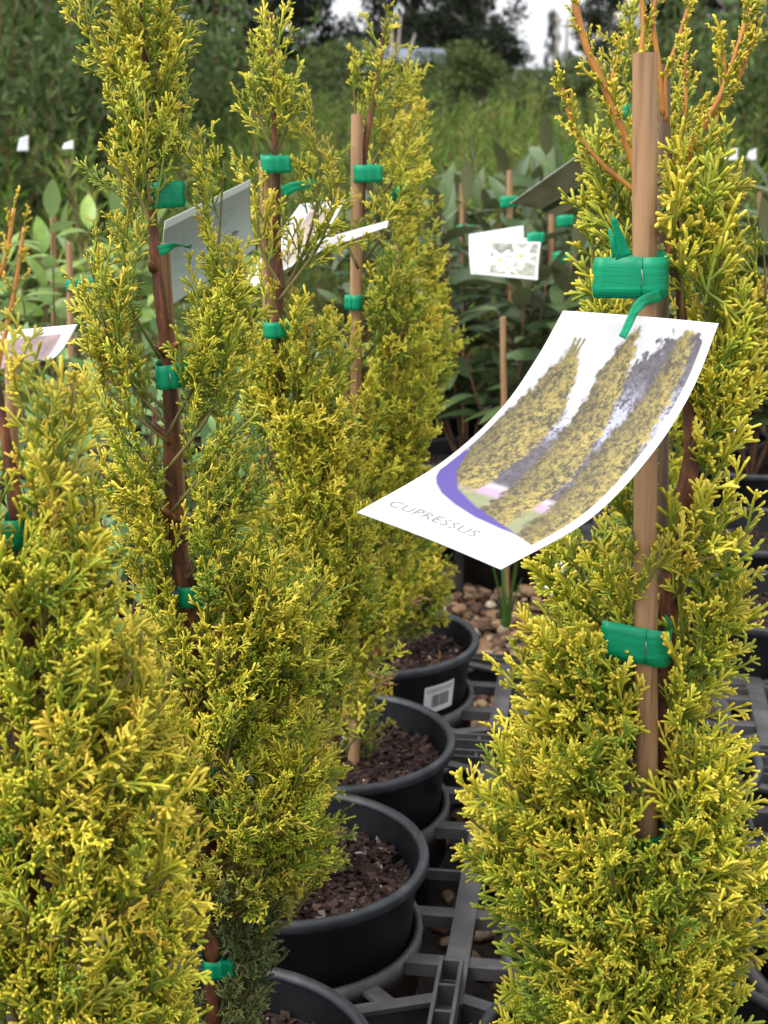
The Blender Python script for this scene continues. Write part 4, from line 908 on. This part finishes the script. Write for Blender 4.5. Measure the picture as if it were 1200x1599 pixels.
def lettering(text, surf, u0, u1, v, hgt, parent, mname, name='lettering', off=0.0004, thin=-0.004, shear=0.0):
    cu = bpy.data.curves.new('lettering', 'FONT'); cu.body = text; cu.size = 1.0; cu.fill_mode = 'FRONT'; cu.offset = thin; cu.shear = shear; cu.resolution_u = 3; cu.space_character = 1.06
    to = bpy.data.objects.new('tmp', cu); COL.objects.link(to); bpy.context.view_layer.update()
    me = bpy.data.meshes.new_from_object(to.evaluated_get(bpy.context.evaluated_depsgraph_get())); bpy.data.objects.remove(to); bpy.data.curves.remove(cu)
    n = len(me.vertices); co = np.zeros(n * 3); me.vertices.foreach_get('co', co); co = co.reshape(-1, 3)
    w = co[:, 0].max() - co[:, 0].min(); u = u0 + (u1 - u0) * (co[:, 0] - co[:, 0].min()) / w; vv = v - hgt * co[:, 1]
    p = surf(u, vv); e = 1e-3; nn = np.cross(surf(u + e, vv) - surf(u - e, vv), surf(u, vv + e) - surf(u, vv - e)); nn /= np.linalg.norm(nn, axis=1)[:, None]
    p = p - nn * off - np.array(parent.location); me.vertices.foreach_set('co', p.astype(np.float32).ravel()); me.update(); me.name = name
    return link(name, me, M[mname], parent)
lettering('CUPRESSUS', big_surf, 0.075, 0.665, 0.925, 0.050, big, 'ink', thin=-0.0055)

def flat_surf(tl, tr, bl, br, bow=0.004):
    tl, tr, bl, br = map(np.array, (tl, tr, bl, br))
    nrm = norm(np.cross(tr - tl, bl - tl))
    def s(u, v):
        u_, v_ = u[:, None], v[:, None]; return (tl * (1 - u_) + tr * u_) * (1 - v_) + (bl * (1 - u_) + br * u_) * v_ + nrm * (bow * np.sin(np.pi * v))[:, None]
    return s
def white_paint(u, v): return np.tile([0.82, 0.82, 0.83], (len(u), 1))
def photo_paint(base, dark, seed, m=0.08, lo=0.0):
    def f(u, v):
        C = white_paint(u, v); n = vnoise(u * 9, v * 7, seed) * 0.6 + vnoise(u * 24, v * 20, seed + 1) * 0.4
        win = (u > m + lo) & (u < 1 - m) & (v > m) & (v < 1 - m); col = np.array(dark) + (np.array(base) - np.array(dark)) * n[:, None]; C[win] = col[win]; return C
    return f
def flower_paint(u, v):
    C = white_paint(u, v); n = vnoise(u * 14, v * 12, 5)
    win = (u > 0.20) & (u < 0.96) & (v > 0.05) & (v < 0.92); col = np.stack([0.20 + 0.3 * n, 0.22 + 0.28 * n, 0.18 + 0.22 * n], 1)
    for cx, cy, r, c in ((0.36, 0.5, 0.17, (0.8, 0.78, 0.74)), (0.70, 0.36, 0.19, (0.78, 0.72, 0.74)), (0.5, 0.72, 0.12, (0.75, 0.74, 0.7))):
        d = np.hypot((u - cx), (v - cy) * 0.75) * (1 + 0.35 * np.sin(7 * np.arctan2(v - cy, u - cx))); col[d < r] = c; col[d < r * 0.22] = (0.62, 0.5, 0.1)
    C[win] = col[win]; return C
def text_back(u, v):
    """grey-green tag back with rows of small print and a punched hole"""
    C = np.tile([0.17, 0.20, 0.165], (len(u), 1)); row = (v * 26) % 1; ln_ = (row < 0.42) & (u > 0.12) & (u < 0.55 + 0.35 * vnoise(np.floor(v * 26) * 3.3, np.zeros_like(v), 3)) & (v > 0.25) & (v < 0.82) & (vnoise(u * 46, np.floor(v * 26) * 5.1, 7) > 0.36)
    C[ln_] = [0.11, 0.16, 0.13]; top = v < 0.09; C[top] = [0.45, 0.48, 0.42]; h = np.hypot((u - 0.80), (v - 0.62) * 1.5) < 0.05; C[h] = [0.05, 0.06, 0.06]; return C
d1 = Y1 + 0.16
curved_card('plant_tag', flat_surf(P(258, 345, d1), P(392, 280, d1 + .05), P(256, 486, d1 - .02), P(400, 388, d1 + .03)), 60, 60, text_back, 'grey-green tag back with rows of small print behind the brown trunk')
d2 = Y3 - 0.03
curved_card('plant_tag', flat_surf(P(470, 318, Y3 + .12), P(540, 312, Y3 + .15), P(360, 466, Y3 + .01), P(500, 392, Y3 + .04), .012), 40, 40, photo_paint((0.62, 0.50, 0.30), (0.36, 0.30, 0.36), 3, 0.1, 0.25), 'white photo tag with purple corner behind the forked cypress')
curved_card('plant_tag', flat_surf(P(490, 376, Y3 + .135), P(607, 344, Y3 + .165), P(470, 402, Y3 + .075), P(600, 355, Y3 + .105), .003), 30, 30, white_paint, 'second white tag stacked under the purple-cornered one behind forked cypress')
curved_card('plant_tag', flat_surf(P(-50, 522, 1.02), P(122, 506, 1.10), P(-40, 585, .92), P(60, 560, .98), .01), 40, 40, photo_paint((0.5, 0.36, 0.34), (0.2, 0.13, 0.14), 8, 0.12), 'white curled tag with dark photo behind the orange-tipped shoots')
curved_card('plant_tag', flat_surf(P(733, 366, 2.30), P(818, 352, 2.34), P(736, 428, 2.24), P(826, 430, 2.28), .004), 30, 30, white_paint, 'plain white tag fanned out behind the white flower photo tag')
curved_card('plant_tag', flat_surf(P(740, 368, 2.27), P(835, 372, 2.31), P(738, 428, 2.21), P(838, 436, 2.25), .003), 30, 30, white_paint, 'white tag directly beneath the white flower photo tag')
curved_card('plant_tag', flat_surf(P(750, 376, 2.24), P(845, 378, 2.27), P(746, 428, 2.18), P(840, 437, 2.21), .003), 90, 60, flower_paint, 'tag with white flower photo among the olive leaves')
def olive_back(u, v):
    n = vnoise(u * 8, v * 6, 2); C = np.stack([0.17 + 0.13 * n, 0.17 + 0.12 * n, 0.10 + 0.07 * n], 1); e = (v < 0.04); C[e] = [0.42, 0.45, 0.38]; s = (np.abs(v - 0.72) < 0.07) & (u < 0.7); C[s] = [0.03, 0.05, 0.03]; return C
curved_card('plant_tag', flat_surf(P(796, 318, 1.72), P(932, 222, 1.66), P(870, 338, 1.72), P(948, 300, 1.68), .004), 60, 50, olive_back, 'dull olive tag seen nearly edge-on beside the thick cane')
curved_card('plant_tag', flat_surf(P(1128, 640, 1.30), P(1156, 632, 1.33), P(1138, 684, 1.28), P(1162, 660, 1.31), .002), 12, 12, white_paint, 'small white tag corner poking out of the tagged cypress foliage')
curved_card('plant_tag', flat_surf(P(846, 925, 1.22), P(872, 870, 1.24), P(868, 930, 1.2), P(885, 880, 1.22), .002), 12, 12, white_paint, 'white tag sliver low beside the tagged cypress foliage')
for i, (x, y, w, h, Y, lb) in enumerate([(656, 452, 12, 30, 1.98, 'small white tag hanging behind the thin cane, upper of two'), (643, 480, 14, 24, 2.0, 'small white tag just below another beside thin cane'), (808, 563, 18, 14, 2.7, 'tiny white label low in the dark olive shrub'),
                                          (38, 226, 14, 20, 3.4, 'small white label in the far wispy row behind the long-leaved shrub'), (108, 228, 14, 9, 3.4, 'small tilted white label beside another in the far wispy row'), (1140, 243, 26, 14, 3.6, 'white label strip in the row behind the tagged cypress'), (1176, 243, 12, 14, 3.6, 'small square white label next to the white strip behind tagged cypress')]):
    curved_card('plant_label', flat_surf(P(x - w / 2, y - h / 2, Y), P(x + w / 2, y - h / 2 - 5, Y + .01), P(x - w / 2 - 4, y + h / 2, Y - .01), P(x + w / 2, y + h / 2, Y), .001), 8, 8, white_paint, lb)

# ------------------------------------------------------------------ broad-leaved plants
def leaf_mesh(name, L, W, fold=0.25, curl=0.3, n=6, tip=1.0):
    V = []; F = []
    for i in range(n + 1):
        s = i / n; w = W / 2 * (math.sin(math.pi * s ** 0.85) ** 0.8 if 0 < s < 1 else 0.0) * (1.0 if s < .6 else tip) + (0.0006 if s in (0, 1) else 0)
        y = L * s; z = -curl * L * s * s
        for k in (-1, 0, 1): V.append((k * w, y, z + (fold * w if k else 0)))
    for i in range(n):
        for k in (0, 1): F.append((i * 3 + k, i * 3 + k + 1, i * 3 + k + 4, i * 3 + k + 3))
    return MB().add(V, F).mesh(name, True)
LEAF = {'lime': [leaf_mesh('leaf', .075, .030, .3, c, 7) for c in (0.15, 0.4, 0.6)], 'box': [leaf_mesh('leaf', .030, .014, .3, c, 5) for c in (0.1, 0.35)],
        'olive': [leaf_mesh('leaf', .095, .032, .3, c, 6) for c in (0.1, 0.3, 0.5)]}
for k, ms in LEAF.items():
    for m_ in ms: m_.materials.append(M[k + '_leaf'])
def leaf_obj(parent, kind, p, d, s, rg):
    me = LEAF[kind][int(rg.integers(len(LEAF[kind])))]; o = bpy.data.objects.new('leaf', me); COL.objects.link(o); o.parent = parent
    y = norm(d); upv = np.array([0, 0, 1.0]) + rg.normal(0, 0.35, 3); x = norm(np.cross(y, upv)); z = np.cross(x, y)
    mtx = Matrix(((x[0] * s, y[0] * s, z[0] * s, p[0]), (x[1] * s, y[1] * s, z[1] * s, p[1]), (x[2] * s, y[2] * s, z[2] * s, p[2]), (0, 0, 0, 1))); o.matrix_local = mtx; return o
def leafy(name, label, cat, xy, h, spread, n_stem, kind, per, seed, stem_m='twig', group=None, lo=0.25, z0=0.16, s=1.0, lift=0.6, lean=(0, 0)):
    rg = np.random.default_rng(seed); t = empty(name, (xy[0], xy[1], z0)); tag(t, label, cat, group)
    for k in range(n_stem):
        a = rg.uniform(0, 6.28); rr = spread * math.sqrt(rg.random()); hh = h * rg.uniform(0.72, 1.0)
        c = spline([(0, 0, 0), (rr * .5 * math.cos(a), rr * .5 * math.sin(a), hh * .45), (rr * math.cos(a) + lean[0], rr * math.sin(a) + lean[1], hh)], 8)
        mb = MB(); mb.tube(c, np.linspace(0.003, 0.0012, len(c)), 6); mb.build('stem', M[stem_m], t, True)
        ph = rg.uniform(0, 6.28); n = len(c)
        for q in range(per):
            f = lo + (1 - lo) * (q + .5) / per; i = min(n - 2, int(f * (n - 1))); p = c[i] + (c[i + 1] - c[i]) * rg.random(); tt = norm(c[i + 1] - c[i]); ph += 2.4
            o = np.array([math.cos(ph), math.sin(ph), 0]); d = tt * lift * rg.uniform(0.5, 1.4) + o * 1.0 + np.array([0, 0, rg.normal(0, 0.2)])
            leaf_obj(t, kind, p, d, s * rg.uniform(0.7, 1.15), rg)
        leaf_obj(t, kind, c[-1], c[-1] - c[-3] + rg.normal(0, .01, 3), s * 0.9, rg)
    return t
def shrub_pot(xy, label): pot(xy, label)
LX = lambda x, Y, y=500: float(P(x, y, Y)[0])
for i, (x, Y, h, sp, ns, per, s, lb) in enumerate([
        (70, 2.45, .50, .16, 9, 9, 1.0, 'lime green long-leaved shrub beside the two bare cane tops'), (140, 2.6, .49, .12, 7, 9, 1.0, 'long-leaved lime shrub just behind the bare brown trunk'),
        (-60, 2.55, .42, .15, 7, 9, 1.0, 'long-leaved lime shrub behind the white curled tag with dark photo'), (330, 2.7, .46, .14, 7, 9, 0.9, 'long-leaved lime shrub behind the grey-backed tag'), (250, 2.9, .42, .14, 6, 9, .9, 'long-leaved lime shrub between the brown trunk and grey-backed tag')]):
    leafy('lime_shrub', lb, 'shrub', (LX(x, Y), Y), h, sp, ns, 'lime', per + 5, 500 + i, group='lime green leafy shrubs', s=s); pot((LX(x, Y), Y), 'black pot of the ' + lb)
for i, (x, Y, h, sp, ns, per, s, lb) in enumerate([
        (90, 1.52, .30, .11, 16, 15, 1.0, 'small-leaved bright green shrub glimpsed between orange-tipped and brown-trunked cypresses'), (-20, 1.75, .32, .12, 14, 15, 1.05, 'small-leaved green shrub behind the orange-tipped shoots'),
        (160, 1.9, .34, .12, 16, 15, 1.1, 'small-leaved green shrub behind the brown trunk'), (330, 1.85, .36, .11, 16, 15, 1.1, 'small-leaved green shrub glimpsed between brown trunk and forked cypress'), (60, 2.12, .36, .13, 14, 14, 1.2, 'small-leaved green shrub under the lime long-leaved one'),
        (260, 2.2, .36, .12, 14, 14, 1.2, 'small-leaved green shrub under the grey-backed tag'), (400, 2.25, .40, .12, 12, 14, 1.25, 'small-leaved green shrub behind the forked cypress')]):
    leafy('small_leaved_shrub', lb, 'shrub', (LX(x, Y), Y), h, sp, ns, 'box', per, 600 + i, group='small-leaved bright green shrubs', s=s, lo=0.1); pot((LX(x, Y), Y), 'black pot of the ' + lb)
OL = [(730, 2.75, .50, 'dull olive shrub between the flower tag and the barcode pot cypress'), (800, 2.62, .50, 'dull olive shrub carrying the white flower photo tag'), (890, 2.8, .54, 'dull olive shrub behind the dull olive tag'), (850, 3.15, .60, 'taller dull olive shrub behind the flower tag'),
      (960, 3.1, .56, 'dull olive shrub glimpsed beside the thick cane and dull olive tag'), (1110, 2.9, .50, 'dull olive shrub behind the tagged cypress trunk'), (1190, 2.7, .44, 'dull olive shrub standing above the bare dark tray'), (1260, 3.0, .5, 'dull olive shrub farthest from the flower tag in its bed'),
      (680, 3.2, .50, 'dull olive shrub behind the barcode pot cypress'), (1040, 3.2, .5, 'dull olive shrub behind both bamboo canes'), (560, 3.1, .46, 'dull olive shrub behind the thin cane')]
for i, (x, Y, h, lb) in enumerate(OL):
    leafy('olive_leaved_shrub', lb, 'shrub', (LX(x, Y), Y), h, .16, 9, 'olive', 16, 700 + i, group='dull olive leafy shrubs in dark trays', lo=0.3); pot((LX(x, Y), Y), 'black pot of the ' + lb)
for i, (u, v) in enumerate([(690, 2.55), (760, 2.95), (900, 2.55)]): pass
for i, (x, Y, rz, lb) in enumerate([(640, 2.75, 0.0, 'dark plastic tray under the olive shrub by the barcode pot'), (790, 2.62, -0.03, 'dark plastic tray under the white flower tag'), (1120, 2.85, 0.05, 'dark plastic tray under the olive shrubs behind the tagged cypress'), (1150, 2.25, 0.08, 'bare dark plastic tray holding one pot of bark, behind tagged cypress'), (1140, 1.92, .12, 'bare dark plastic tray with gravel around beside the empty tray ring')]):
    tray((LX(x, Y, 800), Y), 2, 1, lb, rz=rz, pv=0.25)
for x, Y, lb in [(1190, 2.25, 'black pot of bark standing in the bare dark tray'), (1215, 1.92, 'black pot of bark near the empty tray ring')]: pot((LX(x, Y, 800), Y), lb)
# weed sprig, grass tuft, dry sprigs
leafy('weed_sprig', 'small round-leaved green weed growing at the pot edge', 'weed', P(432, 1420, Y3 - .075)[:2], .055, .018, 5, 'box', 6, 88, stem_m='twig', s=0.62, lo=0.15, z0=0.168, lift=1.2, lean=(.01, -.01))
def tuft():
    rg = np.random.default_rng(3); c = P(790, 968, 2.32); c[2] = 0.006; t = empty('grass_tuft', c); tag(t, 'green grass tuft sprouting from the gravel below the photo tag', 'grass')
    for k in range(14):
        a = rg.uniform(0, 6.28); h = rg.uniform(.07, .17); r = rg.uniform(.004, .03); V = []; F = []; w = rg.uniform(.003, .005)
        for i in range(6):
            s = i / 5; p = np.array([.006 * math.cos(a) + r * s * s * math.cos(a), .006 * math.sin(a) + r * s * s * math.sin(a), h * s]); ww = w * (1 - s ** 2 * .95); sd_ = np.array([-math.sin(a), math.cos(a), 0]); V += [p - sd_ * ww, p + sd_ * ww]
        for i in range(5): F.append((2 * i, 2 * i + 1, 2 * i + 3, 2 * i + 2))
        MB().add(V, F).build('blade', M['grass'], t, True)
tuft()
def dry(p, seed, lb):
    rg = np.random.default_rng(seed); b = MB()
    for k in range(16):
        d = norm(rg.normal(size=3) * np.array([1, 1, .5]) + [0, 0, .4]); q = rg.normal(0, .004, 3); b.tube([q, q + d * .008, q + d * .015 + [0, 0, -.002]], [.0007, .0007, .0003], 4)
    o = tag(b.build('dry_sprig', M['dead'], None, True), lb, 'sprig'); o.location = tuple(p)
dry(P(648, 938, Yp1 - .06), 1, 'dry brown cypress sprig at the foot of the barcode pot cypress'); dry(P(602, 1068, Y2 - .05), 2, 'dry brown cypress sprig hanging beside the plain pot rim'); q = P(690, 1008, Yp1 - .02); q[2] = .178; dry(q, 3, 'dry brown sprig lying on the bark in the barcode pot')

# ------------------------------------------------------------------ background canes with ties
for i, (x, y, Y, h) in enumerate([(110, 380, 2.35, 'beside the lime shrub, nearer the orange-tipped cypress'), (157, 388, 2.4, 'beside the lime shrub, nearer the brown-trunked cypress'), (84, 320, 2.9, 'above the lime shrub leaves'), (797, 266, 2.7, 'above the white flower tag'), (723, 286, 2.9, 'between the flower tag and the barcode pot cypress'), (862, 335, 2.75, 'under the dull olive tag'), (787, 495, 2.5, 'low beneath the white flower tag'), (1188, 300, 3.0, 'in the olive shrub beyond the bare dark tray')]):
    cane((x, y), (x + 4, y + 500), Y, 9 * 2.4 / Y * 1.1, 'thin tan cane top ' + h, group='thin canes in the shrub beds')
for i, (x, y, Y, lb) in enumerate([(112, 445, 2.34, 'faint green tie on the bare cane nearer the orange-tipped cypress'), (146, 442, 2.39, 'faint green tie on the bare cane nearer the brown-trunked cypress'), (790, 315, 2.69, 'green tie on the cane above the flower tag'), (878, 345, 2.6, 'green tie near the dull olive tag'), (832, 372, 2.3, 'green tie touching the edge of the flower tag'), (872, 402, 2.6, 'green tie in the olive leaves between flower tag and thick cane'), (978, 172, 2.4, 'green tie high beside the thick cane top'), (722, 360, 2.88, 'green tie on the cane between flower tag and barcode pot cypress')]):
    tie(x, y, Y, lb, 16, 16, 8, 1, 0.1, 0.02, False, 40 + i)

# ------------------------------------------------------------------ wispy rows behind
def wispy_mesh(seed, h, spread, n_stem, per, lw, ll, up_=1.0):
    rg = np.random.default_rng(seed); V = []; F = []; n = 0; SV = MB()
    for k in range(n_stem):
        a = rg.uniform(0, 6.28); rr = spread * math.sqrt(rg.random()); hh = h * rg.uniform(0.6, 1.0)
        c = spline([(rr * .2 * math.cos(a), rr * .2 * math.sin(a), 0), (rr * .6 * math.cos(a), rr * .6 * math.sin(a), hh * .5), (rr * math.cos(a), rr * math.sin(a), hh)], 6); SV.tube(c, np.linspace(.004, .001, len(c)), 4)
        for q in range(per):
            f = 0.12 + 0.88 * q / per; i = min(len(c) - 2, int(f * (len(c) - 1))); p = c[i] + (c[i + 1] - c[i]) * rg.random(); t = norm(c[i + 1] - c[i])
            d = norm(t * up_ + norm(rg.normal(size=3)) * 0.75); l = ll * rg.uniform(.6, 1.2); s = norm(np.cross(d, rg.normal(size=3))) * lw * .5
            V += [p, p + d * l * .5 + s, p + d * l, p + d * l * .5 - s]; F.append((n, n + 1, n + 2, n + 3)); n += 4
    me = mesh_np('foliage', np.array(V), np.array(F), smooth=False); st = SV.mesh('stems', True); st.materials.append(M['twig']); return me, st
WV = [wispy_mesh(s, .78, .20, 18, 75, .006, .055) for s in (1, 2, 3)]
WP = [wispy_mesh(s, .78, .20, 18, 75, .006, .05) for s in (4, 5)]
WW = [wispy_mesh(s, 1.0, .42, 34, 90, .016, .055, .6) for s in (6, 7)]
for me, st in WV: me.materials.append(M['wispy'])
for me, st in WP: me.materials.append(M['wispy_pale'])
for me, st in WW: me.materials.append(M['willowy'])
def shrub(name, pair, xy, s, rz, label, group, cat='shrub'):
    t = empty(name, (xy[0], xy[1], 0.0), rz); t.scale = s; tag(t, label, cat, group); f = link('foliage', pair[0], None, t, 'stuff'); link('stem', pair[1], None, t); return t
rg = np.random.default_rng(77)
for row, Y in enumerate([3.7, 4.1, 4.6, 5.2, 5.9, 6.8, 7.9, 9.2, 10.8, 12.8]):
    W = Y * 0.33; n = min(15, max(6, int(2 * W / 0.42))); sp = 2 * W / n; ex = int(min(0.28 * Y, 1.9) / sp) + 1      # the rows run on past the picture on both sides
    for k in range(-ex, n + ex):
        x = -W + sp * (k + .5) + rg.normal(0, .08)
        if x < -0.10 * Y and Y > 5.5 and rg.random() < .5: continue
        pale = rg.random() < (0.2 if x < 0 else 0.35) + (0.25 if Y > 6 else 0)
        pr = (WP if pale else WV)[int(rg.integers(2))]; hs_ = rg.uniform(.85, 1.1) * (0.92 + 0.012 * Y)
        shrub('wispy_shrub', pr, (x, Y + rg.normal(0, .1)), (1.15 * hs_, 1.15 * hs_, hs_ * (0.96 if Y < 6 else 0.98)), rg.uniform(0, 6.28), 'pale wispy fine-leaved shrub in the rows behind' if pale else 'mid-green wispy fine-leaved shrub in the rows behind', 'pale wispy shrubs in rows' if pale else 'green wispy shrubs in rows')
for X in (-2.3, -1.9, -1.5, -1.15, 1.25, 1.6, 2.0):       # the beds beside the cypress row
    for Y in (1.7, 2.1, 2.55, 3.0, 3.4):
        if X > 0 and Y < 2.0: continue
        shrub('wispy_shrub', WV[int(rg.integers(3))], (X + rg.normal(0, .05), Y + rg.normal(0, .05)), (.9, .9, rg.uniform(.7, .9)), rg.uniform(0, 6.28), 'mid-green wispy fine-leaved shrub in the rows behind', 'green wispy shrubs in rows')
for i, (x, Y, s) in enumerate([(-40, 5.6, 1.45), (70, 6.2, 1.5), (180, 6.6, 1.4), (290, 7.2, 1.35), (370, 8.0, 1.25), (0, 7.4, 1.9), (130, 8.2, 1.9), (250, 9.0, 1.75), (-60, 4.9, 1.25), (1130, 7.4, 1.25), (1215, 6.6, 1.35), (1180, 8.8, 1.5), (1060, 9.6, 1.35)]):
    X = LX(x, Y, 150); shrub('willowy_shrub', WW[i % 2], (X, Y), (s * .85, s * .85, s), i * 1.3, 'tall grey-green small-leaved shrub behind the wispy rows at the ' + ('left' if x < 600 else 'right') if False else ('tall grey-green shrub behind the bare-trunk cypress' if x < 600 else 'tall grey-green shrub behind the tagged cypress'), 'tall shrubs behind the brown-trunked cypress' if x < 600 else 'tall shrubs behind the tagged cypress')

# ------------------------------------------------------------------ far trees
def tree_mesh(seed, H, W, n_lobe, per, ls, base=0.25):
    rg = np.random.default_rng(seed); lob = []; V = []; F = []; n = 0; tr = MB()
    tr.tube([(0, 0, 0), (.1, 0, H * .3), (0, .1, H * .62), (.1, 0, H * .85)], [H * .022, H * .018, H * .011, H * .004], 7)
    for k in range(n_lobe):
        z = H * (base + (1 - base) * (k + rg.random()) / n_lobe); f = (z / H - base) / (1 - base); rr = W / 2 * math.sqrt(rg.random()) * (1.05 - f * .6); a = rg.uniform(0, 6.28)
        c = np.array([rr * math.cos(a), rr * math.sin(a), z]); R0 = W * rg.uniform(.09, .17); tr.tube([(0, 0, max(.1, z - H * .18)), c * [.5, .5, 1] - [0, 0, H * .06], c], [H * .006, H * .004, H * .0015], 5)
        for q in range(per):
            d = norm(rg.normal(size=3)) * R0 * rg.random() ** .45 * np.array([1.15, 1.15, .7]); p = c + d; e1 = norm(rg.normal(size=3)) * ls * rg.uniform(.6, 1.3); e2 = norm(np.cross(e1, rg.normal(size=3))) * ls * .35
            V += [p - e1, p + e2, p + e1, p - e2]; F.append((n, n + 1, n + 2, n + 3)); n += 4
    return mesh_np('crown', np.array(V), np.array(F), smooth=False), tr.mesh('trunk', True)
FT = [tree_mesh(1, 9, 7, 60, 150, .17, .06), tree_mesh(2, 10, 6, 50, 150, .17, .10), tree_mesh(3, 11, 7, 42, 140, .18, .22)]
FM = [tree_mesh(4, 2.6, 3.0, 36, 150, .075, .08), tree_mesh(5, 2.4, 3.2, 36, 150, .075, .08)]
for me, st in FT: me.materials.append(M['far_leaf']); st.materials.append(M['grey_wood'])
for me, st in FM: me.materials.append(M['far_mid_leaf']); st.materials.append(M['grey_wood'])
def far_tree(pair, x, Y, s, rz, label, group):
    t = empty('far_tree', (LX(x, Y, 120), Y, 0), rz); t.scale = s; tag(t, label, 'tree', group); link('crown', pair[0], None, t, 'stuff'); link('trunk', pair[1], None, t)
for i, (x, Y, k, s) in enumerate([(372, 44, 1, (.5, .5, .9)), (440, 46, 1, (.55, .55, .9)), (470, 52, 2, (.4, .4, .7)), (405, 40, 0, (.45, .45, .42)), (610, 46, 2, (.34, .34, .7)), (650, 50, 1, (.6, .6, .9)), (705, 44, 1, (.55, .55, .8)), (752, 40, 0, (.36, .36, .58)), (690, 38, 0, (.5, .5, .26)), (600, 40, 0, (.42, .42, .24)), (760, 36, 0, (.36, .36, .22)), (505, 42, 0, (.4, .4, .2)),
                                    (300, 42, 0, (.5, .5, .24)), (200, 44, 2, (.9, .9, 1)), (90, 38, 0, (.9, .9, 1)), (0, 40, 1, (1, 1, 1)), (-80, 36, 0, (1, 1, 1)), (915, 74, 2, (.34, .34, .46)), (862, 80, 1, (.16, .16, .42)), (950, 66, 1, (.5, .5, .55)), (1075, 50, 0, (.6, .6, .7)), (1130, 46, 1, (1, 1, 1)), (1190, 40, 0, (1, 1, 1)), (1270, 42, 1, (1, 1, 1))]):
    far_tree(FT[k], x, Y, s, i * 1.7, 'dark far tree against the white sky behind the nursery' if x < 850 else 'dark far tree beyond the lawn and pole', 'dark trees behind the nursery' if x < 850 else 'dark trees beyond the lawn')
for i, (x, Y, yt) in enumerate([(380, 16, 130), (470, 18, 105), (530, 20, 85), (585, 22, 110), (650, 24, 100), (705, 22, 115), (760, 20, 88), (830, 26, 110), (885, 30, 104), (950, 24, 112), (1040, 18, 90), (1110, 15, 75), (1190, 14, 60), (310, 14, 90), (220, 14, 60), (120, 13, 40), (20, 13, 40), (735, 30, 85), (650, 30, 90), (520, 28, 78), (800, 17, 135), (600, 16, 140), (900, 19, 125), (450, 14, 140), (700, 14, 150)]):
    s = (CAMZ + (130 - yt) / FPX * Y) / 2.5
    far_tree(FM[i % 2], x, Y, (s * 1.25, s * 1.25, s), i * 2.1, 'rounded mid-green bush between the wispy rows and the far trees', 'rounded bushes before the far trees')
# pole, shed and dead tree
def pole(x, Y, top_y, lb, r=.07):
    a = P(x, top_y, Y); b = a.copy(); b[2] = 0; t = MB(); t.tube([(0, 0, 0), (0, 0, a[2])], [r, r * .8], 10); t.box((0, 0, a[2] - .25), (.5, .06, .06)); o = tag(t.build('utility_pole', M['grey_wood'], None, True), lb, 'pole'); o.location = tuple(b)
pole(886, 60, 30, 'pale pole standing on the far lawn'); pole(872, 74, 22, 'thinner pale pole behind the one on the lawn', .08); pole(1004, 20, -60, 'pale post rising behind the dark weathered cane', .035)
def shed(x, Y, w, h, lb):
    c = P(x, 130, Y); t = empty('shed', (c[0], Y, 0)); tag(t, lb, 'shed'); b = MB(); b.box((0, 0, h / 2), (w, w * .7, h)); b.build('wall', M['pale_paint'], t)
    r = MB(); z = h; V = [(-w * .55, -w * .4, z), (w * .55, -w * .4, z), (w * .55, w * .4, z), (-w * .55, w * .4, z), (-w * .55, 0, z + w * .2), (w * .55, 0, z + w * .2)]
    r.add(V, [(0, 1, 5, 4), (2, 3, 4, 5), (0, 4, 3), (1, 2, 5), (0, 3, 2, 1)]); r.build('roof', M['roof'], t); d = MB(); d.box((w * .15, -w * .35 - .02, h * .4), (w * .22, .04, h * .8)); d.build('door', M['roof'], t)
shed(630, 27, 1.3, 1.15, 'small pale shed far behind the thin cane'); shed(868, 34, 0.9, 0.8, 'low pale shed far behind near the lawn')
def dead_tree():
    b = MB(); c = P(612, 110, 26); 
    for k, (dx, dz, r) in enumerate([(0.0, 1.75, .05), (-.35, 1.5, .03), (.38, 1.62, .035), (.15, 1.9, .025)]): b.tube([(0, 0, 0), (dx * .3, 0, .8), (dx, .05 * k, dz)], [.07, .05, r * .5], 6)
    o = tag(b.build('dead_tree', M['grey_wood'], None, True), 'bleached bare forked tree rising above the far bushes', 'tree'); o.location = (c[0], 26, 0)
dead_tree()
